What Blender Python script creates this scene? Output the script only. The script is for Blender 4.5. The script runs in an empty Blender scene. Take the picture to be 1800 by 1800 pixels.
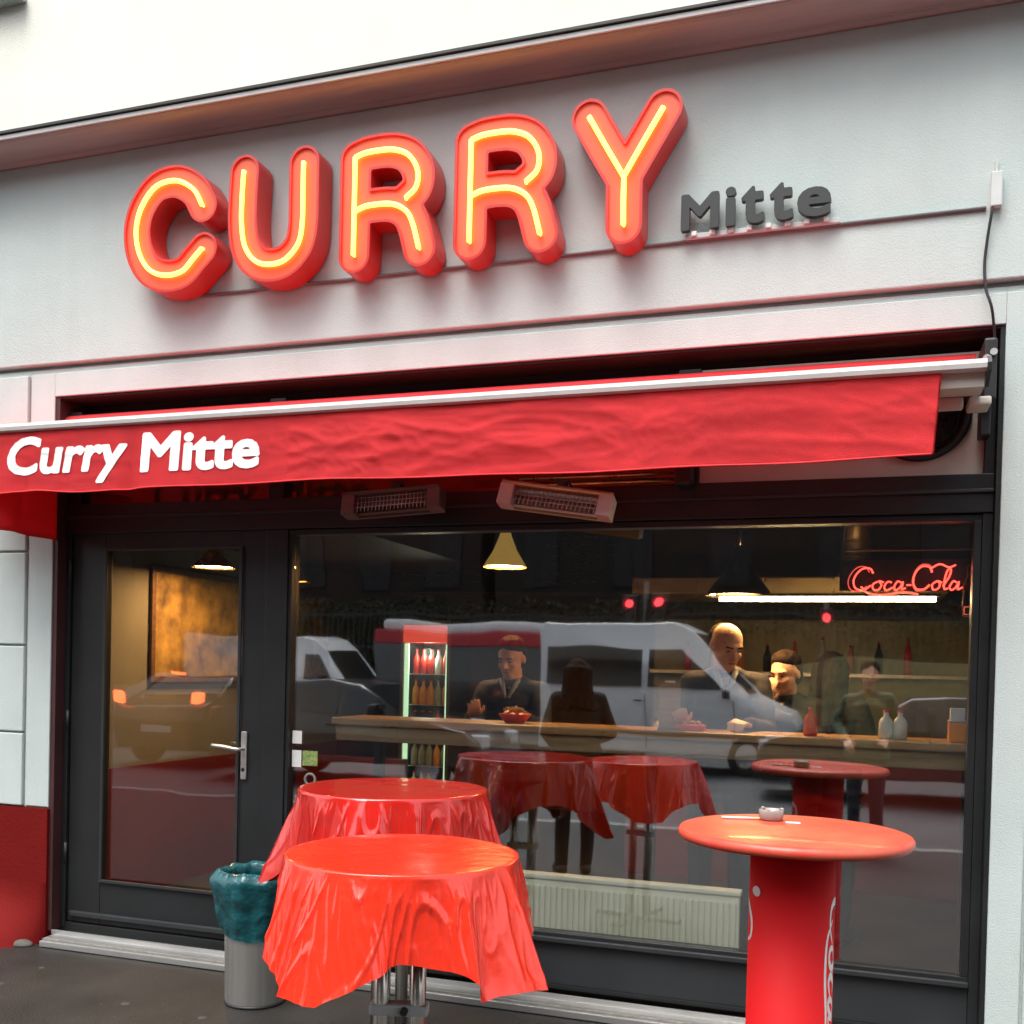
import bpy, bmesh, math, random
import numpy as np
from mathutils import Vector, Matrix, noise
from mathutils.geometry import delaunay_2d_cdt
R = math.radians
PI = math.pi
random.seed(7)
SC = bpy.context.scene
COL = SC.collection

# ------------------------------------------------------------------ camera
CAM = Vector((0.0, -4.63, 1.6))
yaw, pitch, roll = R(18.5), R(-0.9), 0.024
F = Vector((-math.sin(yaw) * math.cos(pitch), math.cos(yaw) * math.cos(pitch), math.sin(pitch)))
R0 = Vector((math.cos(yaw), math.sin(yaw), 0))
U0 = R0.cross(F)
RT = math.cos(roll) * R0 + math.sin(roll) * U0
UP = -math.sin(roll) * R0 + math.cos(roll) * U0
cd = bpy.data.cameras.new('camera')
cam = bpy.data.objects.new('camera', cd)
COL.objects.link(cam)
cam.matrix_world = Matrix(((RT.x, UP.x, -F.x, CAM.x), (RT.y, UP.y, -F.y, CAM.y), (RT.z, UP.z, -F.z, CAM.z), (0, 0, 0, 1)))
cd.sensor_width = 36
cd.lens = 36
cd.shift_y = 305 / 1800
cd.clip_start = 0.05
cd.clip_end = 400
SC.camera = cam

# ------------------------------------------------------------------ world, sun, exposure
SUN_EL, SUN_AZ = R(66), R(200)          # high behind the camera, veiled by cloud
w = bpy.data.worlds.new('World')
SC.world = w
w.use_nodes = True
nt = w.node_tree
nt.nodes.clear()
sky = nt.nodes.new('ShaderNodeTexSky')
sky.sky_type = 'NISHITA'
sky.sun_disc = False
sky.sun_elevation = SUN_EL
sky.sun_rotation = SUN_AZ
sky.air_density = 1.0
sky.dust_density = 4.0
sky.ozone_density = 1.0
hs = nt.nodes.new('ShaderNodeHueSaturation')
hs.inputs['Saturation'].default_value = 0.28
bg = nt.nodes.new('ShaderNodeBackground')
bg.inputs['Strength'].default_value = 0.15
wo = nt.nodes.new('ShaderNodeOutputWorld')
nt.links.new(sky.outputs[0], hs.inputs['Color'])
nt.links.new(hs.outputs[0], bg.inputs['Color'])
nt.links.new(bg.outputs[0], wo.inputs['Surface'])
sl = bpy.data.lights.new('sun', 'SUN')
sl.energy = 0.9
sl.angle = R(35)
sl.color = (1.0, 0.97, 0.92)
so = bpy.data.objects.new('sun', sl)
COL.objects.link(so)
sdir = Vector((math.sin(SUN_AZ) * math.cos(SUN_EL), math.cos(SUN_AZ) * math.cos(SUN_EL), math.sin(SUN_EL)))
so.rotation_euler = sdir.to_track_quat('Z', 'Y').to_euler()
vs = SC.view_settings
vs.view_transform = 'Standard'
vs.look = 'None'
vs.gamma = 1
vs.use_curve_mapping = False
vs.exposure = 1.35
SC.cycles.use_denoising = True
SC.cycles.max_bounces = 8
SC.cycles.glossy_bounces = 4
SC.cycles.transparent_max_bounces = 16
SC.cycles.sample_clamp_indirect = 4.0
SC.cycles.caustics_reflective = False
SC.cycles.caustics_refractive = False


# ------------------------------------------------------------------ materials
def mat(name, col, rough=0.6, metal=0.0, var=0.0, vscale=6.0, bump=0.0, bscale=40.0, coat=0.0, spec=0.5,
        col2=None, stretch=(1, 1, 1), trans=0.0, sheen=0.0, detail=6, crough=0.08):
    m = bpy.data.materials.new(name)
    m.use_nodes = True
    n, l = m.node_tree.nodes, m.node_tree.links
    b = n['Principled BSDF']
    b.inputs['Base Color'].default_value = (*col, 1)
    b.inputs['Roughness'].default_value = rough
    b.inputs['Metallic'].default_value = metal
    b.inputs['Specular IOR Level'].default_value = spec
    b.inputs['Coat Weight'].default_value = coat
    b.inputs['Coat Roughness'].default_value = crough
    b.inputs['Transmission Weight'].default_value = trans
    tc = n.new('ShaderNodeTexCoord')
    mp = n.new('ShaderNodeMapping')
    mp.inputs['Scale'].default_value = stretch
    l.new(tc.outputs['Object'], mp.inputs[0])
    if var > 0 or col2:
        t = n.new('ShaderNodeTexNoise')
        t.inputs['Scale'].default_value = vscale
        t.inputs['Detail'].default_value = detail
        t.inputs['Roughness'].default_value = 0.6
        l.new(mp.outputs[0], t.inputs['Vector'])
        r = n.new('ShaderNodeValToRGB')
        r.color_ramp.elements[0].position = 0.32
        r.color_ramp.elements[1].position = 0.68
        c2 = col2 or tuple(c * (1 - var) for c in col)
        r.color_ramp.elements[0].color = (*c2, 1)
        r.color_ramp.elements[1].color = (*(tuple(min(1, c * (1 + var * .4)) for c in col) if not col2 else col), 1)
        l.new(t.outputs['Fac'], r.inputs[0])
        l.new(r.outputs[0], b.inputs['Base Color'])
        rr = n.new('ShaderNodeMapRange')
        rr.inputs['To Min'].default_value = max(0, rough - 0.08)
        rr.inputs['To Max'].default_value = min(1, rough + 0.08)
        l.new(t.outputs['Fac'], rr.inputs[0])
        l.new(rr.outputs[0], b.inputs['Roughness'])
    if bump > 0:
        t2 = n.new('ShaderNodeTexNoise')
        t2.inputs['Scale'].default_value = bscale
        t2.inputs['Detail'].default_value = 5
        l.new(mp.outputs[0], t2.inputs['Vector'])
        bu = n.new('ShaderNodeBump')
        bu.inputs['Strength'].default_value = bump
        bu.inputs['Distance'].default_value = 0.01
        l.new(t2.outputs['Fac'], bu.inputs['Height'])
        l.new(bu.outputs[0], b.inputs['Normal'])
    return m


def emis(name, col, strength, base=None):
    m = bpy.data.materials.new(name)
    m.use_nodes = True
    b = m.node_tree.nodes['Principled BSDF']
    b.inputs['Base Color'].default_value = (*(base or col), 1)
    b.inputs['Roughness'].default_value = 0.3
    b.inputs['Emission Color'].default_value = (*col, 1)
    b.inputs['Emission Strength'].default_value = strength
    return m


def glass(name, refl=0.3, tint=(0.93, 0.95, 0.94), rough=0.0, wave=0.0):
    m = bpy.data.materials.new(name)
    m.use_nodes = True
    n, l = m.node_tree.nodes, m.node_tree.links
    n.clear()
    o = n.new('ShaderNodeOutputMaterial')
    tr = n.new('ShaderNodeBsdfTransparent')
    tr.inputs[0].default_value = (*tint, 1)
    g = n.new('ShaderNodeBsdfGlossy')
    g.inputs['Color'].default_value = (0.95, 0.97, 1.0, 1)
    g.inputs['Roughness'].default_value = rough
    mx = n.new('ShaderNodeMixShader')
    if wave:
        tx = n.new('ShaderNodeTexNoise')
        tx.inputs['Scale'].default_value = 1.6
        tx.inputs['Detail'].default_value = 1.5
        tcn = n.new('ShaderNodeTexCoord')
        l.new(tcn.outputs['Object'], tx.inputs['Vector'])
        bp = n.new('ShaderNodeBump')
        bp.inputs['Strength'].default_value = 1.0
        bp.inputs['Distance'].default_value = wave
        l.new(tx.outputs['Fac'], bp.inputs['Height'])
        l.new(bp.outputs[0], g.inputs['Normal'])
    lw = n.new('ShaderNodeLayerWeight')
    lw.inputs[0].default_value = 0.5
    pw = n.new('ShaderNodeMath')
    pw.operation = 'POWER'
    pw.inputs[1].default_value = 4.0
    l.new(lw.outputs['Facing'], pw.inputs[0])
    ad = n.new('ShaderNodeMath')
    ad.operation = 'MULTIPLY_ADD'
    ad.use_clamp = True
    ad.inputs[1].default_value = 0.6
    ad.inputs[2].default_value = refl
    l.new(pw.outputs[0], ad.inputs[0])
    l.new(ad.outputs[0], mx.inputs[0])
    l.new(tr.outputs[0], mx.inputs[1])
    l.new(g.outputs[0], mx.inputs[2])
    l.new(mx.outputs[0], o.inputs[0])
    return m


def plaster_mat(name, col, streak=0.10):
    """painted render: fine grain, faint cloudy patches and rain streaks"""
    m = mat(name, col, 0.85, var=0.07, vscale=1.6, bump=0.25, bscale=160, spec=0.25)
    n, l = m.node_tree.nodes, m.node_tree.links
    b = n['Principled BSDF']
    ramp = b.inputs['Base Color'].links[0].from_node
    tc = n.new('ShaderNodeTexCoord')
    mp = n.new('ShaderNodeMapping')
    mp.inputs['Scale'].default_value = (5.0, 5.0, 0.35)
    l.new(tc.outputs['Object'], mp.inputs[0])
    t = n.new('ShaderNodeTexNoise')
    t.inputs['Scale'].default_value = 2.2
    t.inputs['Detail'].default_value = 7
    l.new(mp.outputs[0], t.inputs['Vector'])
    mr = n.new('ShaderNodeMapRange')
    mr.inputs['From Min'].default_value = 0.3
    mr.inputs['From Max'].default_value = 0.75
    mr.inputs['To Min'].default_value = 1.0
    mr.inputs['To Max'].default_value = 1.0 - streak
    l.new(t.outputs['Fac'], mr.inputs[0])
    mx = n.new('ShaderNodeMix')
    mx.data_type = 'RGBA'
    mx.blend_type = 'MULTIPLY'
    mx.inputs[0].default_value = 1
    l.new(ramp.outputs[0], mx.inputs[6])
    l.new(mr.outputs[0], mx.inputs[7])
    l.new(mx.outputs[2], b.inputs['Base Color'])
    return m


M = {}
M['plaster'] = plaster_mat('grey_painted_plaster', (0.565, 0.64, 0.615), 0.035)
M['cream'] = plaster_mat('cream_plaster', (0.86, 0.86, 0.76), 0.03)
M['cornice'] = mat('cornice_paint', (0.40, 0.45, 0.43), 0.85, var=0.10, vscale=5, bump=0.2, bscale=90, stretch=(.4, 4, 4))
M['redbase'] = mat('red_masonry_paint', (0.16, 0.007, 0.006), 0.8, spec=0.12, var=0.08, vscale=5, bump=0.25, bscale=60)
M['frame'] = mat('anthracite_frame', (0.016, 0.018, 0.019), 0.42, var=0.2, vscale=4, bump=0.04, bscale=200, spec=0.45)
M['frame2'] = mat('anthracite_panel', (0.024, 0.027, 0.029), 0.5, var=0.15, vscale=3)
M['void'] = mat('dark_brown_recess', (0.020, 0.012, 0.011), 0.8, var=0.3, vscale=8)
M['reveal'] = mat('dark_red_reveal', (0.060, 0.018, 0.018), 0.6, var=0.2, vscale=6)
M['glass'] = glass('shop_window_glass', 0.205, rough=0.02, wave=0.0022)
M['doorglass'] = glass('door_glass', 0.07, rough=0.02, wave=0.002)
M['alu'] = mat('brushed_aluminium', (0.62, 0.62, 0.60), 0.38, 0.85, var=0.12, vscale=20, bump=0.05, bscale=120, stretch=(.1, 1, 1))
M['steel'] = mat('brushed_steel', (0.66, 0.65, 0.62), 0.34, 0.8, var=0.18, vscale=30, stretch=(1, 1, .03))
M['white_bar'] = mat('white_powder_coat', (0.60, 0.59, 0.56), 0.4, var=0.08, vscale=8)
M['awning'] = mat('red_awning_fabric', (0.86, 0.060, 0.068), 0.75, var=0.10, vscale=3, bump=0.35, bscale=420, spec=0.2)
M['letter_side'] = mat('red_letter_casing', (0.62, 0.030, 0.022), 0.35, var=0.06, vscale=6, coat=0.2)
M['letter_face'] = mat('red_letter_face', (0.86, 0.115, 0.05), 0.5, var=0.05, vscale=6)
M['neon'] = emis('yellow_neon_tube', (1.0, 0.50, 0.065), 2.3)
M['dark_letter'] = mat('anthracite_letters', (0.030, 0.034, 0.034), 0.45)
M['conduit'] = mat('grey_conduit', (0.22, 0.20, 0.20), 0.5, var=0.2)
M['boxwhite'] = mat('white_plastic', (0.62, 0.65, 0.63), 0.5, var=0.1)
M['black'] = mat('black_plastic', (0.015, 0.015, 0.016), 0.45)
M['asphalt'] = mat('wet_dark_asphalt', (0.019, 0.017, 0.014), 0.55, var=0.6, vscale=2.5, bump=0.6, bscale=90)
M['road'] = mat('road_asphalt', (0.065, 0.067, 0.070), 0.6, var=0.25, vscale=1.5, bump=0.4, bscale=60)
M['kerb'] = mat('granite_kerb', (0.26, 0.26, 0.25), 0.7, var=0.3, vscale=30)
M['stone'] = mat('worn_stone', (0.28, 0.27, 0.24), 0.8, var=0.3, vscale=14, bump=.4, bscale=50)
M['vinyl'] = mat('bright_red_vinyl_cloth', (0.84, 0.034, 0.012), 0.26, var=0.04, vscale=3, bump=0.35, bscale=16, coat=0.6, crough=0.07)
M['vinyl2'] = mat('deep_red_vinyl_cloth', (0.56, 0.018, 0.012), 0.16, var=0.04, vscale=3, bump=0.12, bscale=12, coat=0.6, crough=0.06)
M['tabletop'] = mat('worn_red_tabletop', (0.66, 0.045, 0.026), 0.42, col2=(0.55, 0.095, 0.050), vscale=7, coat=0.1, bump=.12, bscale=60, detail=12)
M['column'] = mat('gloss_red_column', (0.66, 0.009, 0.012), 0.62, var=0.05, vscale=2, spec=.2)
M['whiteprint'] = mat('white_print', (0.80, 0.79, 0.76), 0.5)
M['bag'] = mat('teal_bin_bag', (0.006, 0.085, 0.098), 0.26, var=0.35, vscale=8, bump=1.0, bscale=22, coat=0.2)
M['radiator'] = mat('cream_radiator_enamel', (0.80, 0.79, 0.62), 0.4, var=0.05)
M['wood'] = mat('oiled_wood', (0.42, 0.25, 0.11), 0.42, col2=(0.26, 0.145, 0.06), vscale=5, stretch=(.4, 8, 8), bump=.1)
M['darkwood'] = mat('dark_stained_wood', (0.13, 0.062, 0.030), 0.55, col2=(0.06, 0.028, 0.014), vscale=5, stretch=(.3, 6, 6))
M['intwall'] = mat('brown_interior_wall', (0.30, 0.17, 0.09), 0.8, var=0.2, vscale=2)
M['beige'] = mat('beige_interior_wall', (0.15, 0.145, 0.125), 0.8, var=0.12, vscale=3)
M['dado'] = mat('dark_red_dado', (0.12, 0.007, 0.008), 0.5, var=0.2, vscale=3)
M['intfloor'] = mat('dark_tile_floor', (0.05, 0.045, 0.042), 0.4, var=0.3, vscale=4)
M['brass'] = mat('brass', (0.62, 0.42, 0.16), 0.28, 0.95, var=0.15, vscale=14)
M['shadeglow'] = emis('brass_shade_added_glow', (0.50, 0.30, 0.07), 0.28, (0.5, 0.33, 0.10))  # lamplight on the brass shade, put in as faint emission
M['lampin'] = emis('warm_lamp_glow', (1.0, 0.86, 0.62), 5.0)
M['lampdisc'] = emis('bright_lamp_glow', (1.0, 0.50, 0.17), 70.0)
M['tubelight'] = emis('fluorescent_glow', (1.0, 0.66, 0.30), 34)
M['redneon'] = emis('red_neon', (1.0, 0.06, 0.04), 2.6)
M['redneon_dim'] = emis('dim_red_neon', (0.8, 0.12, 0.08), 0.5)
M['hood'] = mat('warm_steel_hood', (0.50, 0.38, 0.20), 0.35, 0.85, var=0.2, vscale=12, stretch=(.3, 1, 1))
M['board'] = mat('black_menu_board', (0.010, 0.009, 0.009), 0.7)
M['chalk'] = mat('chalk', (0.22, 0.21, 0.19), 0.9)
M['fridge'] = mat('fridge_body', (0.05, 0.055, 0.055), 0.4)
M['fridgelit'] = emis('fridge_side_light', (0.62, 0.95, 0.62), 0.55)
M['fridgesign'] = emis('red_fridge_header', (0.9, 0.10, 0.06), 0.28)
M['skin'] = mat('skin', (0.62, 0.33, 0.22), 0.5, var=0.10, vscale=30)
M['skin2'] = mat('skin_fair', (0.70, 0.42, 0.30), 0.5, var=0.10, vscale=30)
M['hair'] = mat('dark_brown_hair', (0.018, 0.010, 0.006), 0.75, spec=0.15, var=0.5, vscale=20, stretch=(6, 6, .6), bump=.6, bscale=40)
M['hairblack'] = mat('black_hair', (0.007, 0.005, 0.005), 0.7, spec=0.15, var=0.3, vscale=20, stretch=(6, 6, .6), bump=.6, bscale=40)
M['navy'] = mat('navy_coat', (0.012, 0.015, 0.030), 0.85, var=0.3, vscale=10, bump=.3, bscale=20)
M['darkgreen'] = mat('dark_green_coat', (0.014, 0.018, 0.011), 0.85, var=0.3, vscale=10, bump=.3, bscale=20)
M['blackcloth'] = mat('black_cloth', (0.010, 0.010, 0.012), 0.9, bump=.3, bscale=20)
M['greencloth'] = mat('olive_green_jacket', (0.10, 0.13, 0.075), 0.85, var=0.2, vscale=10, bump=.3, bscale=20)
M['greyshirt'] = mat('grey_shirt', (0.22, 0.25, 0.28), 0.85, bump=.3, bscale=20)
M['jean'] = mat('dark_denim', (0.020, 0.028, 0.050), 0.9)
M['shoe'] = mat('shoe_leather', (0.02, 0.014, 0.010), 0.5)
M['whitepaint'] = mat('white_vehicle_paint', (0.78, 0.79, 0.79), 0.30, var=0.05, vscale=2, coat=0.6)
M['redpaint'] = mat('red_vehicle_paint', (0.50, 0.015, 0.03), 0.30, coat=0.6, var=.05)
M['darkpaint'] = mat('dark_grey_car_paint', (0.018, 0.021, 0.026), 0.25, coat=0.8, var=.1)
M['bluepaint'] = mat('dark_blue_car_paint', (0.012, 0.025, 0.07), 0.25, coat=0.8, var=.1)
M['silverpaint'] = mat('silver_car_paint', (0.30, 0.31, 0.32), 0.3, 0.5, coat=0.7, var=.1)
M['carglass'] = mat('car_window', (0.012, 0.016, 0.018), 0.06, spec=0.8)
M['tyre'] = mat('tyre_rubber', (0.015, 0.015, 0.015), 0.85, bump=.2)
M['rim'] = mat('wheel_rim', (0.42, 0.42, 0.43), 0.35, 0.7)
M['taillight'] = emis('lit_tail_light', (1.0, 0.10, 0.03), 9.0)
M['headlamp'] = mat('headlamp_glass', (0.60, 0.62, 0.64), 0.12)
M['plate'] = mat('licence_plate_white', (0.75, 0.75, 0.72), 0.4)
M['signalred'] = emis('red_signal_lamp', (1.0, 0.05, 0.06), 2.5)
M['signaloff'] = mat('unlit_signal_lamp', (0.02, 0.03, 0.02), 0.3)
M['iron'] = mat('dark_green_iron', (0.018, 0.026, 0.022), 0.5, var=0.3, vscale=12)
M['bark'] = mat('tree_bark', (0.07, 0.055, 0.04), 0.9, var=0.4, vscale=10, bump=.7, bscale=20, stretch=(2, 2, .4))
M['leaf'] = mat('dark_leaves', (0.022, 0.038, 0.014), 0.6, var=0.5, vscale=0.9)
M['facing'] = mat('darkened_brown_facade', (0.016, 0.011, 0.008), 0.9, var=0.2, vscale=1)  # facade colour darkened so its reflection in the window stays dark
M['facwin'] = mat('far_window_glass', (0.012, 0.012, 0.013), 0.5, spec=.3)
M['sandstone'] = mat('yellowish_stone_wall', (0.26, 0.24, 0.12), 0.85, var=0.35, vscale=5, bump=.5, bscale=12)
M['orange'] = mat('orange_box', (0.75, 0.28, 0.03), 0.45)
M['redplastic'] = mat('red_plastic', (0.60, 0.03, 0.02), 0.35)
M['paper'] = mat('white_paper', (0.75, 0.75, 0.73), 0.7, var=0.06, vscale=40)
M['stickgreen'] = mat('green_yellow_print', (0.45, 0.48, 0.12), 0.5, col2=(0.03, 0.16, 0.07), vscale=60)
M['clearglass'] = mat('thick_clear_glass', (0.62, 0.60, 0.54), 0.08, trans=0.55, spec=0.9)
M['heaterwhite'] = mat('heater_white_metal', (0.60, 0.60, 0.56), 0.45)
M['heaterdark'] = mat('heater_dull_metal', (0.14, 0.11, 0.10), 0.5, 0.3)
M['heatermesh'] = mat('heater_grille_wire', (0.45, 0.42, 0.38), 0.35, 0.8)
M['heatercore'] = mat('heater_element', (0.14, 0.08, 0.05), 0.4)
M['panel'] = mat('warm_grey_panel', (0.62, 0.60, 0.52), 0.6, var=0.08, vscale=4)
M['eyewhite'] = mat('eye', (0.10, 0.06, 0.04), 0.4)
M['lip'] = mat('lips', (0.40, 0.13, 0.10), 0.45)
M['food'] = mat('fried_food', (0.55, 0.26, 0.06), 0.6, var=.4, vscale=60)
M['muralyellow'] = mat('mural_print', (0.42, 0.27, 0.07), 0.6, col2=(0.05, 0.03, 0.02), vscale=5, detail=12)
M['chrome'] = mat('worn_chrome_tube', (0.66, 0.62, 0.55), 0.22, 0.95, var=0.2, vscale=20, stretch=(1, 1, .1))


# ------------------------------------------------------------------ mesh helpers
class MB:
    def __init__(s):
        s.bm = bmesh.new()

    def box(s, x0, x1, y0, y1, z0, z1, bev=0.0, seg=2, mtx=None):
        r = bmesh.ops.create_cube(s.bm, size=1)
        vs_ = r['verts']
        for v in vs_:
            v.co = Vector((x0 + (v.co.x + .5) * (x1 - x0), y0 + (v.co.y + .5) * (y1 - y0), z0 + (v.co.z + .5) * (z1 - z0)))
        if bev > 0:
            es = list({e for v in vs_ for e in v.link_edges})
            rb = bmesh.ops.bevel(s.bm, geom=es, offset=bev, segments=seg, profile=0.6, affect='EDGES')
            vs_ = list({v for f in rb['faces'] for v in f.verts} | {v for v in vs_ if v.is_valid})
        if mtx:
            bmesh.ops.transform(s.bm, matrix=mtx, verts=[v for v in vs_ if v.is_valid])
        return s

    def tube(s, pts, r, n=8, cap=True, radii=None):
        pts = [Vector(p) for p in pts]
        rings = []
        prev = None
        for i, p in enumerate(pts):
            if i == 0: d = pts[1] - p
            elif i == len(pts) - 1: d = p - pts[i - 1]
            else: d = (pts[i + 1] - p).normalized() + (p - pts[i - 1]).normalized()
            d.normalize()
            if prev is None:
                a = Vector((0, 0, 1)) if abs(d.z) < 0.9 else Vector((1, 0, 0))
                u = d.cross(a).normalized()
            else:
                u = (prev - d * prev.dot(d)).normalized()
            prev = u
            v = d.cross(u)
            rr = radii[i] if radii else r
            rings.append([s.bm.verts.new(p + (u * math.cos(2 * PI * k / n) + v * math.sin(2 * PI * k / n)) * rr) for k in range(n)])
        for a, b in zip(rings, rings[1:]):
            for k in range(n):
                f = s.bm.faces.new((a[k], a[(k + 1) % n], b[(k + 1) % n], b[k]))
                f.smooth = True
        if cap:
            s.bm.faces.new(rings[0][::-1])
            s.bm.faces.new(rings[-1])
        return s

    def lathe(s, prof, n=32, c=(0, 0, 0), smooth=True, cap=False):
        rings = []
        for r_, z_ in prof:
            rings.append([s.bm.verts.new((c[0] + r_ * math.cos(2 * PI * k / n), c[1] + r_ * math.sin(2 * PI * k / n), c[2] + z_)) for k in range(n)])
        for a, b in zip(rings, rings[1:]):
            for k in range(n):
                f = s.bm.faces.new((a[k], a[(k + 1) % n], b[(k + 1) % n], b[k]))
                f.smooth = smooth
        if cap:
            s.bm.faces.new(rings[0][::-1])
            s.bm.faces.new(rings[-1])
        return s

    def poly_y(s, pts, y0, y1):
        """prism: polygon in x,z, extruded from y0 to y1"""
        a = [s.bm.verts.new((x, y0, z)) for x, z in pts]
        b = [s.bm.verts.new((x, y1, z)) for x, z in pts]
        n = len(pts)
        s.bm.faces.new(a)
        s.bm.faces.new(b[::-1])
        for k in range(n):
            s.bm.faces.new((a[k], b[k], b[(k + 1) % n], a[(k + 1) % n]))
        return s

    def prof_x(s, pts, x0, x1, smooth=False):
        """prism: closed profile in y,z, run from x0 to x1"""
        a = [s.bm.verts.new((x0, y, z)) for y, z in pts]
        b = [s.bm.verts.new((x1, y, z)) for y, z in pts]
        n = len(pts)
        s.bm.faces.new(a[::-1])
        s.bm.faces.new(b)
        for k in range(n):
            f = s.bm.faces.new((a[(k + 1) % n], b[(k + 1) % n], b[k], a[k]))
            f.smooth = smooth
        return s

    def ell(s, c, r, sub=2, mtx=None):
        q = bmesh.ops.create_icosphere(s.bm, subdivisions=sub, radius=1)
        m = Matrix.Translation(Vector(c)) @ (mtx or Matrix.Identity(4)) @ Matrix.Diagonal((*r, 1))
        bmesh.ops.transform(s.bm, matrix=m, verts=q['verts'])
        for v in q['verts']:
            for f in v.link_faces: f.smooth = True
        return s

    def cap(s, a, b, ra, rb):
        a, b = Vector(a), Vector(b)
        s.ell(a, (ra,) * 3)
        s.ell(b, (rb,) * 3)
        s.tube([a, b], ra, 10, True, [ra, rb])
        return s

    def xf(s, m):
        bmesh.ops.transform(s.bm, matrix=m, verts=s.bm.verts)
        return s

    def build(s, name, m, parent=None, loc=None, rz=0, norm=True):
        if norm:
            bmesh.ops.recalc_face_normals(s.bm, faces=s.bm.faces)
        me = bpy.data.meshes.new(name)
        s.bm.to_mesh(me)
        s.bm.free()
        return link(name, me, m, parent, loc, rz)


def link(name, me, m, parent=None, loc=None, rz=0):
    o = bpy.data.objects.new(name, me)
    COL.objects.link(o)
    if m is not None and not me.materials:
        me.materials.append(m)
    if parent is not None: o.parent = parent
    if loc is not None: o.location = loc
    if rz: o.rotation_euler = (0, 0, rz)
    return o


def tag(o, label=None, cat=None, group=None, kind=None):
    if label: o['label'] = label
    if cat: o['category'] = cat
    if group: o['group'] = group
    if kind: o['kind'] = kind
    return o


def empty(name, loc=(0, 0, 0), rz=0, label=None, cat=None, group=None):
    o = bpy.data.objects.new(name, None)
    COL.objects.link(o)
    o.location = loc
    o.rotation_euler = (0, 0, rz)
    o.empty_display_size = 0.1
    return tag(o, label, cat, group)


def part(name, mb, m, parent, label=None):
    o = mb.build(name, m, parent)
    if label: o['label'] = label
    return o


def copy_tree(o, parent=None):
    c = o.copy()
    COL.objects.link(c)
    if parent is not None: c.parent = parent
    for ch in list(o.children):
        copy_tree(ch, c)
    return c


def evaluated_mesh(o):
    dg = bpy.context.evaluated_depsgraph_get()
    dg.update()
    return bpy.data.meshes.new_from_object(o.evaluated_get(dg))


def remeshed(mb, voxel, smooth=4):
    """melt overlapping volumes into one continuous skin"""
    me = bpy.data.meshes.new('tmp')
    mb.bm.to_mesh(me)
    mb.bm.free()
    o = bpy.data.objects.new('tmp', me)
    COL.objects.link(o)
    r = o.modifiers.new('r', 'REMESH')
    r.mode = 'VOXEL'
    r.voxel_size = voxel
    s = o.modifiers.new('s', 'SMOOTH')
    s.factor = 0.5
    s.iterations = smooth
    m2 = evaluated_mesh(o)
    bpy.data.objects.remove(o)
    bpy.data.meshes.remove(me)
    m2.polygons.foreach_set('use_smooth', [True] * len(m2.polygons))
    return m2


def text_mesh(txt, size, depth, bold=0.0, shear=0.0, space=1.0):
    c = bpy.data.curves.new('t', 'FONT')
    c.body = txt
    c.size = size
    c.extrude = depth / 2
    c.offset = bold
    c.shear = shear
    c.space_character = space
    c.resolution_u = 4
    o = bpy.data.objects.new('t', c)
    COL.objects.link(o)
    me = evaluated_mesh(o)
    bpy.data.objects.remove(o)
    bpy.data.curves.remove(c)
    return me


def bounds(me):
    a = np.array([v.co[:] for v in me.vertices])
    return a.min(0), a.max(0)


def smooth_path(pts, k=6, closed=False):
    """Catmull-Rom through 2-D or 3-D points"""
    P = [Vector(p) for p in pts]
    if len(P) < 3: return P
    out = []
    n = len(P)
    for i in range(n - 1):
        p0 = P[i - 1] if i > 0 else 2 * P[0] - P[1]
        p1, p2 = P[i], P[i + 1]
        p3 = P[i + 2] if i + 2 < n else 2 * P[-1] - P[-2]
        for j in range(k):
            t = j / k
            out.append(0.5 * ((2 * p1) + (p2 - p0) * t + (2 * p0 - 5 * p1 + 4 * p2 - p3) * t * t + (3 * p1 - p0 - 3 * p2 + p3) * t ** 3))
    out.append(P[-1])
    return out


def stroke_outline(strokes, r, step=0.006):
    """closed contours (x,z) of the union of round-capped strokes"""
    segs = []
    for s_ in strokes:
        for a, b in zip(s_, s_[1:]): segs.append((a[0], a[1], b[0], b[1]))
    S = np.array(segs)
    x0, x1 = S[:, [0, 2]].min() - r - 3 * step, S[:, [0, 2]].max() + r + 3 * step
    z0, z1 = S[:, [1, 3]].min() - r - 3 * step, S[:, [1, 3]].max() + r + 3 * step
    xs = np.arange(x0, x1, step)
    zs = np.arange(z0, z1, step)
    X, Z = np.meshgrid(xs, zs, indexing='ij')
    D = np.full(X.shape, 9.0)
    for ax, az, bx, bz in S:
        dx, dz = bx - ax, bz - az
        t = np.clip(((X - ax) * dx + (Z - az) * dz) / (dx * dx + dz * dz + 1e-12), 0, 1)
        D = np.minimum(D, np.hypot(X - ax - t * dx, Z - az - t * dz))
    return field_loops(D - r, xs, zs)


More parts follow.
